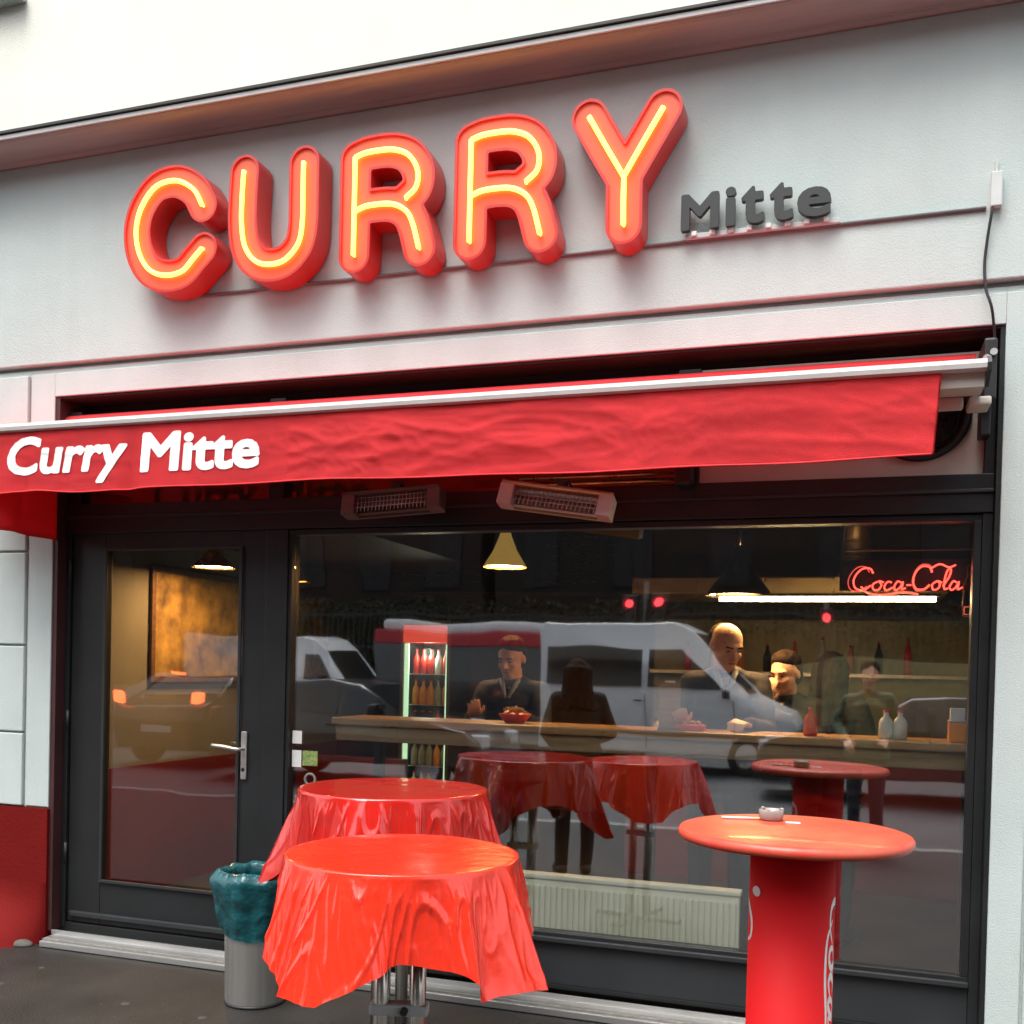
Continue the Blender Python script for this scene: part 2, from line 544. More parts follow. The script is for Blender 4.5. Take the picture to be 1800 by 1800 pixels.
def field_loops(V, xs, zs):
    nx, nz = V.shape
    edges = {}

    def pt(i, j, k, l):
        a, b = V[i, j], V[k, l]
        t = a / (a - b)
        return ((i, j, k, l), (xs[i] + (xs[k] - xs[i]) * t, zs[j] + (zs[l] - zs[j]) * t))
    nxt = {}
    P = {}
    for i in range(nx - 1):
        for j in range(nz - 1):
            c = (V[i, j] < 0, V[i + 1, j] < 0, V[i + 1, j + 1] < 0, V[i, j + 1] < 0)
            if all(c) or not any(c): continue
            cor = [(i, j), (i + 1, j), (i + 1, j + 1), (i, j + 1)]
            cr = []
            for e in range(4):
                a, b = cor[e], cor[(e + 1) % 4]
                if c[e] != c[(e + 1) % 4]:
                    lo, hi = min(a, b), max(a, b)
                    k_, p_ = pt(*lo, *hi)
                    P[k_] = p_
                    cr.append((k_, c[e]))
            ins = [k for k, f in cr if f]       # leaving inside
            outs = [k for k, f in cr if not f]
            for a, b in zip(ins, outs): nxt[a] = b
    loops = []
    while nxt:
        st, cur = next(iter(nxt.items()))
        loop = [st]
        del nxt[st]
        while cur != st and cur in nxt:
            loop.append(cur)
            n_ = nxt.pop(cur)
            cur = n_
        L_ = [P[k] for k in loop]
        if len(L_) > 8: loops.append(L_[::2])
    return loops


def inside_loops(px, pz, loops):
    c = False
    for L_ in loops:
        A = np.asarray(L_)
        B = np.roll(A, -1, 0)
        m = ((A[:, 1] > pz) != (B[:, 1] > pz))
        if m.any():
            xi = A[m, 0] + (pz - A[m, 1]) / (B[m, 1] - A[m, 1]) * (B[m, 0] - A[m, 0])
            c ^= bool(np.count_nonzero(xi > px) & 1)
    return c


def cap_faces(bm, loops, y, rev=False):
    vs_, es_ = [], []
    for L_ in loops:
        b = len(vs_)
        vs_ += [Vector((p[0], p[1])) for p in L_]
        es_ += [(b + i, b + (i + 1) % len(L_)) for i in range(len(L_))]
    ov, oe, of, *_ = delaunay_2d_cdt(vs_, es_, [], 0, 1e-6)
    bv = [bm.verts.new((v.x, y, v.y)) for v in ov]
    for f in of:
        cx = sum(ov[i].x for i in f) / len(f)
        cz = sum(ov[i].y for i in f) / len(f)
        if inside_loops(cx, cz, loops):
            bm.faces.new([bv[i] for i in (f[::-1] if rev else f)])


def glyph_loops(txt, bold=0.0, shear=0.0, step=0.02):
    """contours of a word in the built-in font, evenly thickened by bold"""
    me = text_mesh(txt, 1.0, 0.0, 0.0, shear)
    b = bmesh.new(); b.from_mesh(me)
    S = np.array([[e.verts[0].co.x, e.verts[0].co.y, e.verts[1].co.x, e.verts[1].co.y] for e in b.edges if len(e.link_faces) == 1])
    b.free()
    bpy.data.meshes.remove(me)
    x0, x1 = S[:, [0, 2]].min() - bold - .06, S[:, [0, 2]].max() + bold + .06
    z0, z1 = S[:, [1, 3]].min() - bold - .06, S[:, [1, 3]].max() + bold + .06
    xs, zs = np.arange(x0, x1, step), np.arange(z0, z1, step)
    X, Z = np.meshgrid(xs, zs, indexing='ij')
    D = np.full(X.shape, 9.0)
    I = np.zeros(X.shape, bool)
    for ax, az, bx, bz in S:
        dx, dz = bx - ax, bz - az
        t = np.clip(((X - ax) * dx + (Z - az) * dz) / (dx * dx + dz * dz + 1e-12), 0, 1)
        D = np.minimum(D, np.hypot(X - ax - t * dx, Z - az - t * dz))
        if az != bz:
            m = (az > Z) != (bz > Z)
            I ^= m & (X < ax + (Z - az) / dz * dx)
    return field_loops(np.where(I, -D, D) - bold + 1e-5, xs, zs)


def wall_faces(bm, loops, y0, y1):
    for L_ in loops:
        a = [bm.verts.new((p[0], y0, p[1])) for p in L_]
        b = [bm.verts.new((p[0], y1, p[1])) for p in L_]
        n = len(L_)
        for k in range(n):
            f = bm.faces.new((a[k], a[(k + 1) % n], b[(k + 1) % n], b[k]))
            f.smooth = True


def band_face(bm, outer, inner, y):
    cap_faces(bm, outer + inner, y)


def script_strokes():
    """flowing double-C script word, baseline 0, about 1.0 tall and 3.6 wide"""
    W = [
        [(.62, .78), (.50, .98), (.28, 1.0), (.10, .80), (.02, .45), (.14, .12), (.40, .06), (.62, .25)],          # C
        [(.30, .20), (.60, -.10), (1.10, -.16), (1.7, -.06), (2.2, -.14)],                                           # its long tail
        [(.82, .42), (.68, .30), (.72, .08), (.88, .06), (.96, .26), (.86, .44), (1.02, .38)],                       # o
        [(1.28, .38), (1.14, .40), (1.06, .18), (1.16, .04), (1.34, .16)],                                           # c
        [(1.60, .36), (1.46, .42), (1.38, .18), (1.46, .04), (1.58, .18), (1.64, .40), (1.64, .08), (1.76, .14)],    # a
        [(1.76, .26), (1.92, .26)],                                                                                  # hyphen
        [(2.50, .80), (2.38, 1.04), (2.14, 1.06), (1.98, .80), (1.96, .40), (2.10, .10), (2.34, .08), (2.50, .28)],  # C
        [(2.44, .98), (2.70, 1.16), (3.00, 1.02), (3.20, 1.12)],                                                     # its flourish
        [(2.70, .42), (2.58, .28), (2.64, .06), (2.78, .10), (2.82, .30), (2.72, .44), (2.88, .36)],                 # o
        [(2.92, .20), (3.06, .60), (3.08, .92), (2.98, .90), (2.94, .50), (2.98, .10), (3.10, .12)],                 # l
        [(3.34, .36), (3.22, .42), (3.14, .18), (3.22, .04), (3.34, .18), (3.40, .40), (3.40, .08), (3.54, .16)],    # a
    ]
    return [[(p.x, p.y) for p in smooth_path([(x + .12 * z, z) for x, z in s_], 5)] for s_ in W]


# ------------------------------------------------------------------ cloth: square plastic sheet draped over a round top
def drape(s, r, zt, seed=1, rot=0.0, nf=13, flare=.20, cflare=.34, amp=1.0, cl=.735):
    rnd_ = random.Random(seed)
    NA, NS = 720, 56
    # uneven fold rhythm: warped phase so that crests are never evenly spaced
    k1, k2 = rnd_.uniform(0, 6), rnd_.uniform(0, 6)

    def fold(a_):
        ph = nf * a_ + 1.3 * math.sin(2 * a_ + k1) + .9 * math.sin(3 * a_ + k2)
        big = 1 - 2 * abs(math.sin(ph / 2)) ** .85
        wt = .55 + .45 * noise.noise(Vector((math.cos(a_) * 1.7, math.sin(a_) * 1.7, seed)))
        return big * wt
    vs_, fs_ = [], []
    rings = []
    for j in range(22):                                  # flat top with faint ripples
        rr = (r - .004) * (j / 21) ** .8
        ring = []
        for i in range(NA):
            a_ = 2 * PI * i / NA
            z_ = zt + .0012 + .0012 * noise.noise(Vector((math.cos(a_) * rr * 9, math.sin(a_) * rr * 9, seed))) * min(1, j / 6)
            ring.append((rr * math.cos(a_), rr * math.sin(a_), z_))
        rings.append(ring)
    for j in range(1, NS + 1):
        ring = []
        for i in range(NA):
            a_ = 2 * PI * i / NA
            b_ = a_ - rot
            # wrap the hem: distance to the edge of the square
            m_ = max(abs(math.cos(b_)), abs(math.sin(b_)))
            rho = s / max(m_, cl)
            corner = max(0, (1 / m_ - 1) / .4142)
            L_ = rho - r + .012 * noise.noise(Vector((math.cos(a_) * 5, math.sin(a_) * 5, 2.0)))
            q_ = j / NS * L_
            f_ = fold(a_)
            fl = flare + (cflare - flare) * corner ** 2 + .10 * noise.noise(Vector((math.cos(a_) * 1.3, math.sin(a_) * 1.3, seed + 3)))
            # rounded rim, then the hanging sheet
            e_ = .016
            if q_ < e_:
                th = q_ / e_ * (PI / 2 - fl)
                rr, zz = r - .004 + .010 * math.sin(th), zt + .0012 - .010 * (1 - math.cos(th))
            else:
                d_ = q_ - e_
                rr = r + .006 + d_ * math.sin(fl)
                zz = zt - .009 - d_ * math.cos(fl)
            g_ = max(0, q_ - .018) / .30
            grow = min(1.25, g_) ** .75
            rr += amp * .036 * f_ * grow
            # crisp slanted creases and pinched triangles under the rim
            u_ = a_ * 7.5 + 1.5 * q_ * 10 * (1 if math.sin(a_ * 3 + seed) > 0 else -1)
            c1 = max(0, 1 - abs(noise.noise(Vector((math.cos(a_) * 6 + q_ * 2.4, math.sin(a_) * 6 - q_ * 3.1, seed + 9)))) * 7)
            c2 = max(0, 1 - abs(noise.noise(Vector((math.cos(a_) * 13 - q_ * 5, math.sin(a_) * 13 + q_ * 4, seed + 19)))) * 6)
            rr += (.0075 * c1 + .0028 * c2) * min(1, g_ * 5) * (1 - .25 * min(1, g_))
            rr = max(rr, r + .0035 + .002 * min(1, g_ * 4))
            off = .020 * amp * grow * math.cos(nf * a_ + 1.3 * math.sin(2 * a_ + k1)) / max(rr, .1)
            aa = a_ + off
            ring.append((rr * math.cos(aa), rr * math.sin(aa), zz))
        rings.append(ring)
    for ring in rings: vs_ += ring
    for j in range(len(rings) - 1):
        for i in range(NA):
            i2 = (i + 1) % NA
            fs_.append((j * NA + i, j * NA + i2, (j + 1) * NA + i2, (j + 1) * NA + i))
    me = bpy.data.meshes.new('cloth')
    me.from_pydata(vs_, [], fs_)
    me.polygons.foreach_set('use_smooth', [True] * len(me.polygons))
    return me


ORD = ['leftmost', 'second from left', 'third from left', 'fourth from left', 'fifth from left', 'sixth from left', 'seventh from left', 'eighth from left', 'rightmost']


# ================================================================== THE SETTING
struct = lambda name, mb, m: tag(mb.build(name, m), kind='structure')
struct('pavement', MB().box(-40, 40, -5.6, -.001, -.3, 0), M['asphalt'])
struct('road', MB().box(-60, 60, -23.0, -5.76, -.4, -.12), M['road'])
struct('kerb', MB().box(-40, 40, -5.756, -5.604, -.3, .004, .008), M['kerb'])
struct('far_pavement', MB().box(-60, 60, -60, -23.004, -.3, 0), M['kerb'])
struct('ground', MB().box(-150, 150, -150, 60, -1.2, -.42), M['asphalt'])
struct('interior_floor', MB().box(-4.9, 3.0, .124, 6.0, -.02, .10), M['intfloor'])
rg = random.Random(12)
q = MB()
for k in range(160):
    x_, y_ = rg.uniform(-5.2, 1.0), -rg.random() ** 1.3 * 2.4 - .11
    r_ = rg.uniform(.002, .0055)
    q.ell((x_, y_, 0), (r_, r_ * rg.uniform(.6, 1), r_ * .5), 1)
tag(q.build('grit', mat('grit_stone', (.10, .095, .085), .9)), kind='stuff')
q = MB()
for k in range(26):
    x_, y_ = rg.uniform(-4.9, .6), -rg.random() * 1.8 - .15
    r_ = rg.uniform(.014, .024)
    q.lathe([(0, .0022), (r_ * .8, .002), (r_, 0)], 12, (x_, y_, 0))
tag(q.build('trodden_gum', mat('old_gum', (.045, .042, .038), .8)), kind='stuff')
mbm = MB()
for k in range(5):
    mbm.box(-30 + k * 9, -25 + k * 9, -14.36, -14.24, -.12, -.114)
for k in range(4):
    mbm.box(15 + k * 9, 20 + k * 9, -14.36, -14.24, -.12, -.114)
tag(mbm.build('road_marking', M['whiteprint']), kind='structure')

# ================================================================== THE BUILDING
OX0, OX1, OZ1 = -4.273, 0.546, 3.06            # shopfront opening
bld = empty('shop_building', (0, 0, 0), 0, 'pale grey plastered ground floor with red base, cream storey above and wide shopfront', 'building')
wl = MB()
wl.box(-9, OX0, 0, .30, .757, 3.215)
wl.box(OX1, 6, 0, .30, 0, 3.215)
wl.box(OX0 + .0005, OX1 - .0005, 0, .30, OZ1, 3.215)
wl.box(-9, 6, .03, .30, 3.2155, 3.2395)
wl.box(-9, 6, -.028, .30, 3.24, 4.352, .006)
part('facade_wall', wl, M['plaster'], bld)
# cornice with cove, fillet and metal flashing
prof = [(.25, 4.353), (-.031, 4.353), (-.045, 4.350), (-.058, 4.358), (-.062, 4.364)]
for k in range(7):
    t = k / 6 * PI / 2
    prof.append((-.07 - .12 * (1 - math.cos(t)) , 4.364 + .018 * math.sin(t)))
prof += [(-.20, 4.384), (-.20, 4.376), (-.225, 4.376), (-.236, 4.382), (-.24, 4.384), (-.24, 4.412), (.25, 4.412)]
part('cornice', MB().prof_x(prof, -9, 6), M['cornice'], bld)
part('cornice_fillet', MB().box(-9, 6, -.252, -.2405, 4.386, 4.409, .003), mat('fillet_paint', (.62, .62, .60), .6, var=.1), bld)
part('roof_flashing', MB().box(-9, 6, -.262, .2, 4.4125, 4.428, .002), mat('dark_zinc', (.045, .05, .045), .5, .4, var=.2), bld)
part('upper_wall', MB().box(-9, 6, .02, .30, 4.4285, 6.6), M['cream'], bld)
part('upper_sill', MB().box(-7.2, -4.545, -.06, .018, 5.30, 5.345, .01), M['cornice'], bld)
# red base with a flared foot at the far left
bm = bmesh.new()
xs = [-9, -7, -6, -5.4, -5.0, -4.8, -4.66, -4.54, -4.45, -4.38, -4.32, OX0 + .004]
zs = [0, .03, .06, .10, .15, .20, .26, .34, .755]
rows = []
for x in xs:
    fl = min(1, max(0, (OX0 - x) / .40)) ** .8
    rows.append([bm.verts.new((x, -.022 - fl * .42 * (1 - min(1, z / .30)) ** 2.0, z)) for z in zs] + [bm.verts.new((x, .03, .755)), bm.verts.new((x, .03, 0))])
for a, b in zip(rows, rows[1:]):
    for k in range(len(a) - 1):
        f = bm.faces.new((a[k], b[k], b[k + 1], a[k + 1]))
        f.smooth = k < 7
bm.faces.new(rows[-1])
q = MB(); q.bm.free(); q.bm = bm
part('plinth', q, M['redbase'], bld)
part('plinth', MB().box(1.2, 6, -.022, .0, 0, .66, .004), M['plaster'], bld, 'grey right hand plinth')
# left pier: plaster blocks with recessed joints
for k, (a, b) in enumerate([(.765, 1.172), (1.184, 1.665), (1.677, 2.192), (2.204, 2.70), (2.712, 3.185)]):
    for j in range(3):
        x1 = -4.452 - j * .72
        part('plaster_block', MB().box(x1 - .708, x1, -.024, -.0005, a, b, .006), M['plaster'], bld)
part('pier_strip', MB().box(-4.438, OX0 - .0005, -.012, -.0005, .765, 3.19, .004), M['plaster'], bld)
part('pier_strip', MB().box(OX0, OX1, -.012, -.0005, OZ1 + .0005, 3.19, .004), M['plaster'], bld)
part('pier_strip', MB().box(OX1 + .0005, .672, -.012, -.0005, .0, 3.19, .004), M['plaster'], bld)
for k, (a, b) in enumerate([(.01, .60), (.612, 1.172), (1.184, 1.665), (1.677, 2.192), (2.204, 2.70), (2.712, 3.185)]):
    part('plaster_block', MB().box(.684, 1.19, -.024, -.0005, a, b, .006), M['plaster'], bld)
# jambs of the opening
part('reveal', MB().box(OX0 - .0005, OX0 + .03, -.004, .30, .07, OZ1 - .002), M['reveal'], bld)
part('reveal', MB().box(OX1 - .018, OX1 + .0005, .0, .30, .07, OZ1 - .002), M['frame'], bld)
part('lintel_recess', MB().box(OX0 + .031, OX1 - .019, .0, .30, OZ1 - .012, OZ1 - .0005), M['void'], bld)
part('recess_back', MB().box(OX0 + .031, OX1 - .019, .20, .30, 2.95, OZ1 - .013), M['void'], bld)
for z_, y_ in ((2.478, .028), (2.512, .040)):  # added rods standing in for golden lines of interior ceiling light
    tag(MB().tube([(-1.55, y_, z_), (-.81, y_, z_)], .006, 8).build('gold_line_rod', M['brass']), 'added brass rod for a golden light line right of the heater, ' + ('lower' if z_ < 2.5 else 'upper') + ' of two', 'rail')
# small wall fixing scar near the cornice
tag(MB().lathe([(0, -.012), (.014, -.010), (.016, 0)], 14).xf(Matrix.Translation((-4.425, -.0285, 4.195)) @ Matrix.Rotation(R(90), 4, 'X')).build('wall_plug', M['stone']),
    'small grey wall plug in the plaster near the cornice, far left', 'wall fixing')
# stone bumper by the doorstep
q = MB()
q.ell((0, 0, 0), (.10, .05, .040), 3)
for v in q.bm.verts:
    if v.co.z < 0: v.co.z = 0
tag(q.build('bumper_stone', mat('dark_stone', (.10, .09, .075), .85, var=.3, vscale=20), None, (-4.385, -.10, 0)), 'small rounded grey stone at the left end of the doorstep', 'stone')

# doorstep grate
step = empty('doorstep', (0, 0, 0), 0, 'ribbed metal doorstep strip running under the door and shop window', 'doorstep')
part('step_base', MB().box(-4.24, OX1, -.075, .06, .0, .045), M['stone'], step)
part('nosing', MB().box(-4.24, OX1, -.098, -.0765, .004, .036, .004), M['alu'], step)
part('nosing', MB().box(-4.24, OX1, -.010, .006, .0505, .078, .004), M['alu'], step)
rib = MB().box(-4.22, OX1 - .01, -.004, .004, .0455, .054).build('tread_rib', M['alu'], step)
rib.location.y = -.064
for k in range(1, 5):
    c = rib.copy(); COL.objects.link(c); c.location.y = -.064 + k * .0125

# ---------------------------------------------------------------- door
DX0, DX1 = -4.205, -2.955
DZ0, DZ1 = .115, 2.305
GX0, GX1, GZ0, GZ1 = -3.985, -3.092, .352, 2.222
dr = MB()
dr.box(DX0, GX0, .075, .135, DZ0, DZ1, .004)
dr.box(GX1, DX1, .075, .135, DZ0, DZ1, .004)
dr.box(GX0 + .0005, GX1 - .0005, .077, .133, DZ0, GZ0, .003)
dr.box(GX0 + .0005, GX1 - .0005, .077, .133, GZ1, DZ1, .003)
door = part('door', dr, M['frame'], bld, 'dark grey framed glass door, closed')
bd = MB()
bd.box(GX0, GX0 + .018, .062, .0765, GZ0 + .018, GZ1 - .018, .003)
bd.box(GX1 - .018, GX1, .062, .0765, GZ0 + .018, GZ1 - .018, .003)
bd.box(GX0, GX1, .062, .0765, GZ0, GZ0 + .0175, .003)
bd.box(GX0, GX1, .062, .0765, GZ1 - .0175, GZ1, .003)
part('glazing_bead', bd, M['frame2'], door)
part('door_pane', MB().box(GX0 - .0, GX1 + .0, .098, .104, GZ0, GZ1), M['doorglass'], door)
part('weather_bar', MB().box(DX0 + .03, DX1 - .03, .050, .0745, .150, .178, .006), M['frame2'], door)
hb = MB().box(-3.078, -3.044, .058, .0745, .982, 1.238, .008, 3)
handle = part('handle_plate', hb, M['alu'], door)
part('lever', MB().tube(smooth_path([(-3.061, .055, 1.145), (-3.061, .022, 1.145), (-3.085, .010, 1.147), (-3.15, .008, 1.155), (-3.225, .012, 1.16)], 5), .0095, 10), M['alu'], door)
part('keyhole', MB().lathe([(0, 0), (.009, .001), (.011, 0)], 14).xf(Matrix.Translation((-3.061, .0565, 1.035)) @ Matrix.Rotation(R(90), 4, 'X')), M['black'], door)
for z in (.45, 1.2, 2.05):
    part('hinge', MB().tube([(-4.214, .062, z), (-4.214, .062, z + .11)], .009, 10), M['frame2'], door)

# ---------------------------------------------------------------- frames and panes of the shopfront
fr = MB()
FX0 = OX0 + .0305
fr.box(FX0, DX0 - .006, .06, .16, .08, 2.302, .003)                # left jamb
fr.box(-2.949, -2.818, .06, .16, .08, 2.302, .003)                 # mullion between door and window
fr.box(.488, OX1 - .0185, .06, .16, .08, 2.302, .003)             # right jamb
fr.box(-2.8175, .4875, .065, .155, .08, .100, .002)
fr.box(FX0, OX1 - .0185, .05, .17, 2.3025, 2.465, .004)             # transom
fr.box(FX0, -2.95, .066, .15, .05, .108, .003)                     # threshold
part('frame', fr, M['frame'], bld)
part('transom_bead', MB().box(FX0, OX1 - .0185, .036, .0495, 2.385, 2.40, .003), M['frame2'], bld)
for x0, x1 in ((.488, OX1 - .0185), (-4.242, -4.15), (-2.94, -2.85), (-.80, -.70)):
    part('fanlight_post', MB().box(x0, x1, .06, .16, 2.4655, 2.985, .003), M['frame'], bld)
sw = empty('shop_window', (0, 0, 0)); sw.parent = bld
wf = MB()
WX0, WX1, WZ0, WZ1 = -2.8175, .4875, .318, 2.300
wf.box(WX0, WX1, .07, .15, WZ1 - .028, WZ1, .003)
wf.box(WX0, WX1, .07, .15, WZ0, WZ0 + .028, .003)
wf.box(WX0, WX0 + .02, .07, .15, WZ0 + .0285, WZ1 - .0285, .003)
wf.box(WX1 - .03, WX1, .07, .15, WZ0 + .0285, WZ1 - .0285, .003)
part('sash', wf, M['frame'], sw)
part('sill', MB().box(WX0, WX1, .045, .0695, WZ0 - .012, WZ0 + .010, .004), M['frame2'], sw)
part('pane', MB().box(WX0 + .0205, WX1 - .0305, .100, .108, WZ0 + .0285, WZ1 - .0285), M['glass'], sw)
part('kick_panel', MB().box(WX0, WX1, .072, .14, .1005, WZ0 - .0125, .003), M['frame2'], bld)
for a, b in ((-4.1495, -2.9405), (-2.8495, -.8005)):
    part('fanlight_pane', MB().box(a, b, .100, .106, 2.4655, 2.985), M['doorglass'], bld)

# extractor panel in the right fanlight
ven = empty('fan_unit', (0, 0, 0), 0, 'grey fanlight panel with round dark fan grille behind the awning end', 'ventilator')
lp = [(-.6995, 2.4655), (.4875, 2.4655), (.4875, 2.985), (-.6995, 2.985)]
circ = [(.235 + .205 * math.cos(2 * PI * k / 48), 2.735 + .205 * math.sin(2 * PI * k / 48)) for k in range(48)]
q = MB()
cap_faces(q.bm, [lp, circ[::-1]], .09)
cap_faces(q.bm, [lp, circ[::-1]], .125)
wall_faces(q.bm, [circ], .09, .125)
part('panel', q, M['panel'], ven)
q = MB().lathe([(.204, 0), (.204, .03), (.19, .034), (.175, .03), (.170, 0)], 48).xf(Matrix.Translation((.235, .089, 2.735)) @ Matrix.Rotation(R(90), 4, 'X'))
part('fan_ring', q, M['black'], ven)
q = MB()
for k in range(9):
    r_ = .018 + k * .019
    q.lathe([(r_, 0), (r_ + .003, .004), (r_ + .006, 0)], 36)
for k in range(8):
    a = k * PI / 8
    q.tube([(-.17 * math.cos(a), -.17 * math.sin(a), 0), (.17 * math.cos(a), .17 * math.sin(a), 0)], .003, 6)
q.xf(Matrix.Translation((.235, .098, 2.735)) @ Matrix.Rotation(R(90), 4, 'X'))
part('fan_grille', q, M['frame2'], ven)
part('fan_back', MB().lathe([(0, 0), (.2, 0)], 32).xf(Matrix.Translation((.235, .16, 2.735)) @ Matrix.Rotation(R(90), 4, 'X')), M['black'], ven)
for k in range(5):
    m_ = Matrix.Translation((.235, .135, 2.735)) @ Matrix.Rotation(k * 2 * PI / 5, 4, 'Y') @ Matrix.Rotation(.5, 4, 'Z')
    part('fan_blade', MB().box(-.045, .045, -.002, .002, .03, .16, .001).xf(m_), M['black'], ven)

# ================================================================== AWNING
aw = empty('awning', (0, -.45, 2.77), 0, 'half retracted red fabric awning with white front bar and lettered valance', 'awning')
ab = lambda n_, mb, m_, lab=None: part(n_, mb.xf(Matrix.Translation((0, .45, -2.77))), m_, aw, lab)
AX0, AX1 = -4.70, .432
# canopy strip from bar back up to the roller
q = MB()
nx_ = 90
rows = []
for i in range(nx_ + 1):
    x = AX0 + .02 + (AX1 - .03 - AX0) * i / nx_
    row = []
    for j in range(7):
        t = j / 6
        y = -.43 + t * .47
        z = 2.800 + t * .125 - .016 * math.sin(PI * t) + .003 * noise.noise(Vector((x * 3, t * 2, 0)))
        row.append(q.bm.verts.new((x, y, z)))
    rows.append(row)
for a, b in zip(rows, rows[1:]):
    for j in range(6):
        f = q.bm.faces.new((a[j], b[j], b[j + 1], a[j + 1])); f.smooth = True
ab('canopy', q, M['awning'])
ab('roller', MB().tube([(AX0, .075, 2.925), (AX1 + .01, .075, 2.925)], .045, 20), M['awning'])
ab('front_bar', MB().prof_x([(-.435, 2.752), (-.468, 2.750), (-.480, 2.758), (-.483, 2.775), (-.478, 2.790), (-.462, 2.796), (-.435, 2.796)], AX0, AX1), M['white_bar'])
ab('front_bar_channel', MB().prof_x([(-.30, 2.700), (-.432, 2.700), (-.434, 2.7515), (-.30, 2.7515)], .25, AX1 - .004), M['panel'])
ab('end_cap', MB().prof_x([(-.40, 2.705), (-.484, 2.745), (-.488, 2.775), (-.47, 2.802), (-.40, 2.802)], AX1 + .001, AX1 + .014), M['black'])
ab('side_bracket', MB().box(.452, .500, -.16, .059, 2.72, 2.965, .01).box(.455, .495, -.06, .05, 2.60, 2.719, .006), M['black'])
ab('bracket_bolt', MB().tube([(.462, -.17, 2.88), (.462, -.158, 2.88)], .016, 12).tube([(.486, -.17, 2.905), (.486, -.158, 2.905)], .014, 12), M['alu'])
ab('folding_arm', MB().box(-.05, .37, -.30, -.255, 2.655, 2.70, .008).box(.39, .47, -.30, -.16, 2.665, 2.70, .01), M['panel'])
ab('folding_arm', MB().box(-4.5, -2.6, -.30, -.255, 2.655, 2.70, .008), M['panel'])
ab('middle_bracket', MB().box(-.785, -.715, -.08, .049, 2.44, 2.55, .006), M['black'])


def val_off(x, z):
    """how far the hanging valance bulges towards the street"""
    t = (2.752 - z) / .34
    v = .030 * t
    v += .011 * t * math.sin(x * 5.2 + 1.2 * noise.noise(Vector((x * .9, 0, 3)))) * (.4 + .6 * abs(noise.noise(Vector((x * .7, 5, 0)))) * 2)
    # creases: domain-warped ridges running mostly lengthwise and slantwise, uneven along the cloth
    wx = x + .22 * noise.noise(Vector((x * 1.3, z * 2.0, 1.7)))
    wz = z + .10 * noise.noise(Vector((x * 1.1, z * 1.5, 8.1)))
    env = .25 + .9 * max(0, noise.noise(Vector((x * .8, 3.3, 0))) + .35)
    for fx, fz, am, sd in ((1.6, 9.0, .016, 2.0), (3.4, 13.0, .009, 5.0), (2.6, -5.0, .010, 9.0), (8.0, 20.0, .0045, 12.0), (14.0, 30.0, .0022, 15.0)):
        n_ = noise.noise(Vector((wx * fx + wz * fz * .45, wz * fz * .8 - wx * fx * .25, sd)))
        v += .75 * am * env * (.35 if x < -2.5 else 1) * (max(0, 1 - abs(n_) * 3.2) ** 1.5 - .25) * math.sin(PI * min(1, t * .85 + .10))
    # soft vertical dents near the left half
    v += -.030 * math.exp(-((x + 3.38) / .055) ** 2) * t - .016 * math.exp(-((x + 4.02) / .05) ** 2) * t
    return v


def val_bottom(x):
    return 2.432 + .006 * math.sin(x * 2.1 + .5) + .003 * math.sin(x * 7.3) + .016 * math.exp(-((x + 3.95) / .18) ** 2)


q = MB()
VX1 = .278
nx_, nz_ = 520, 30
rows = []
for i in range(nx_ + 1):
    row = []
    for j in range(nz_ + 1):
        t = j / nz_
        x = AX0 + .02 + (VX1 - AX0 - .02) * i / nx_
        zb = val_bottom(x)
        z = 2.752 - t * (2.752 - zb)
        x -= .022 * t * max(0, (x + .3) / .58) if x > -.3 else 0
        row.append(q.bm.verts.new((x, -.462 - val_off(x, z), z)))
    rows.append(row)
for a, b in zip(rows, rows[1:]):
    for j in range(nz_):
        f = q.bm.faces.new((a[j], a[j + 1], b[j + 1], b[j])); f.smooth = True
# give the cloth thickness
ret = bmesh.ops.solidify(q.bm, geom=q.bm.faces[:], thickness=.0025)
q.xf(Matrix.Translation((0, .45, -2.77)))
val = q.build('valance', M['awning'], aw)
# hem cord
hp = [(AX0 + .03 + (VX1 - .03 - AX0 - .03) * i / 240) for i in range(241)]
ab('hem', MB().tube([(x, -.466 - val_off(x, val_bottom(x) + .006), val_bottom(x) + .002) for x in hp], .0042, 6), M['awning'])


def valance_word(txt, x0, x1, zb, zt, capz, bold, shear=0.0):
    gl = glyph_loops(txt, bold, shear, .010)
    A = np.concatenate([np.asarray(l_) for l_ in gl])
    lo, hi = A.min(0), A.max(0)
    q_ = MB()
    cap_faces(q_.bm, gl, 0)
    b = q_.bm
    sx = (x1 - x0) / (hi[0] - lo[0])
    sz = (zt - zb) / capz
    for v in b.verts:
        v.co = Vector((x0 + (v.co.x - lo[0]) * sx, 0, zb + v.co.z * sz))
    for ax, c0, c1, st in ((0, x0, x1, .012), (2, zb - .1, zt + .05, .012)):
        c = c0
        while c < c1:
            no = Vector((1, 0, 0)) if ax == 0 else Vector((0, 0, 1))
            co = Vector((c, 0, 0)) if ax == 0 else Vector((0, 0, c))
            bmesh.ops.bisect_plane(b, geom=b.verts[:] + b.edges[:] + b.faces[:], plane_co=co, plane_no=no)
            c += st
    for v in b.verts:
        z = v.co.z
        v.co.y = -.462 - val_off(v.co.x, z) - .0035
    for f in b.faces: f.smooth = True
    o_ = ab('lettering', q_, M['whiteprint'], 'white printed word ' + txt)
    return o_


valance_word('Curry', -4.140, -3.405, 2.536, 2.722, .72, .034, 0.12)
valance_word('Mitte', -3.315, -2.655, 2.520, 2.708, .72, .036)
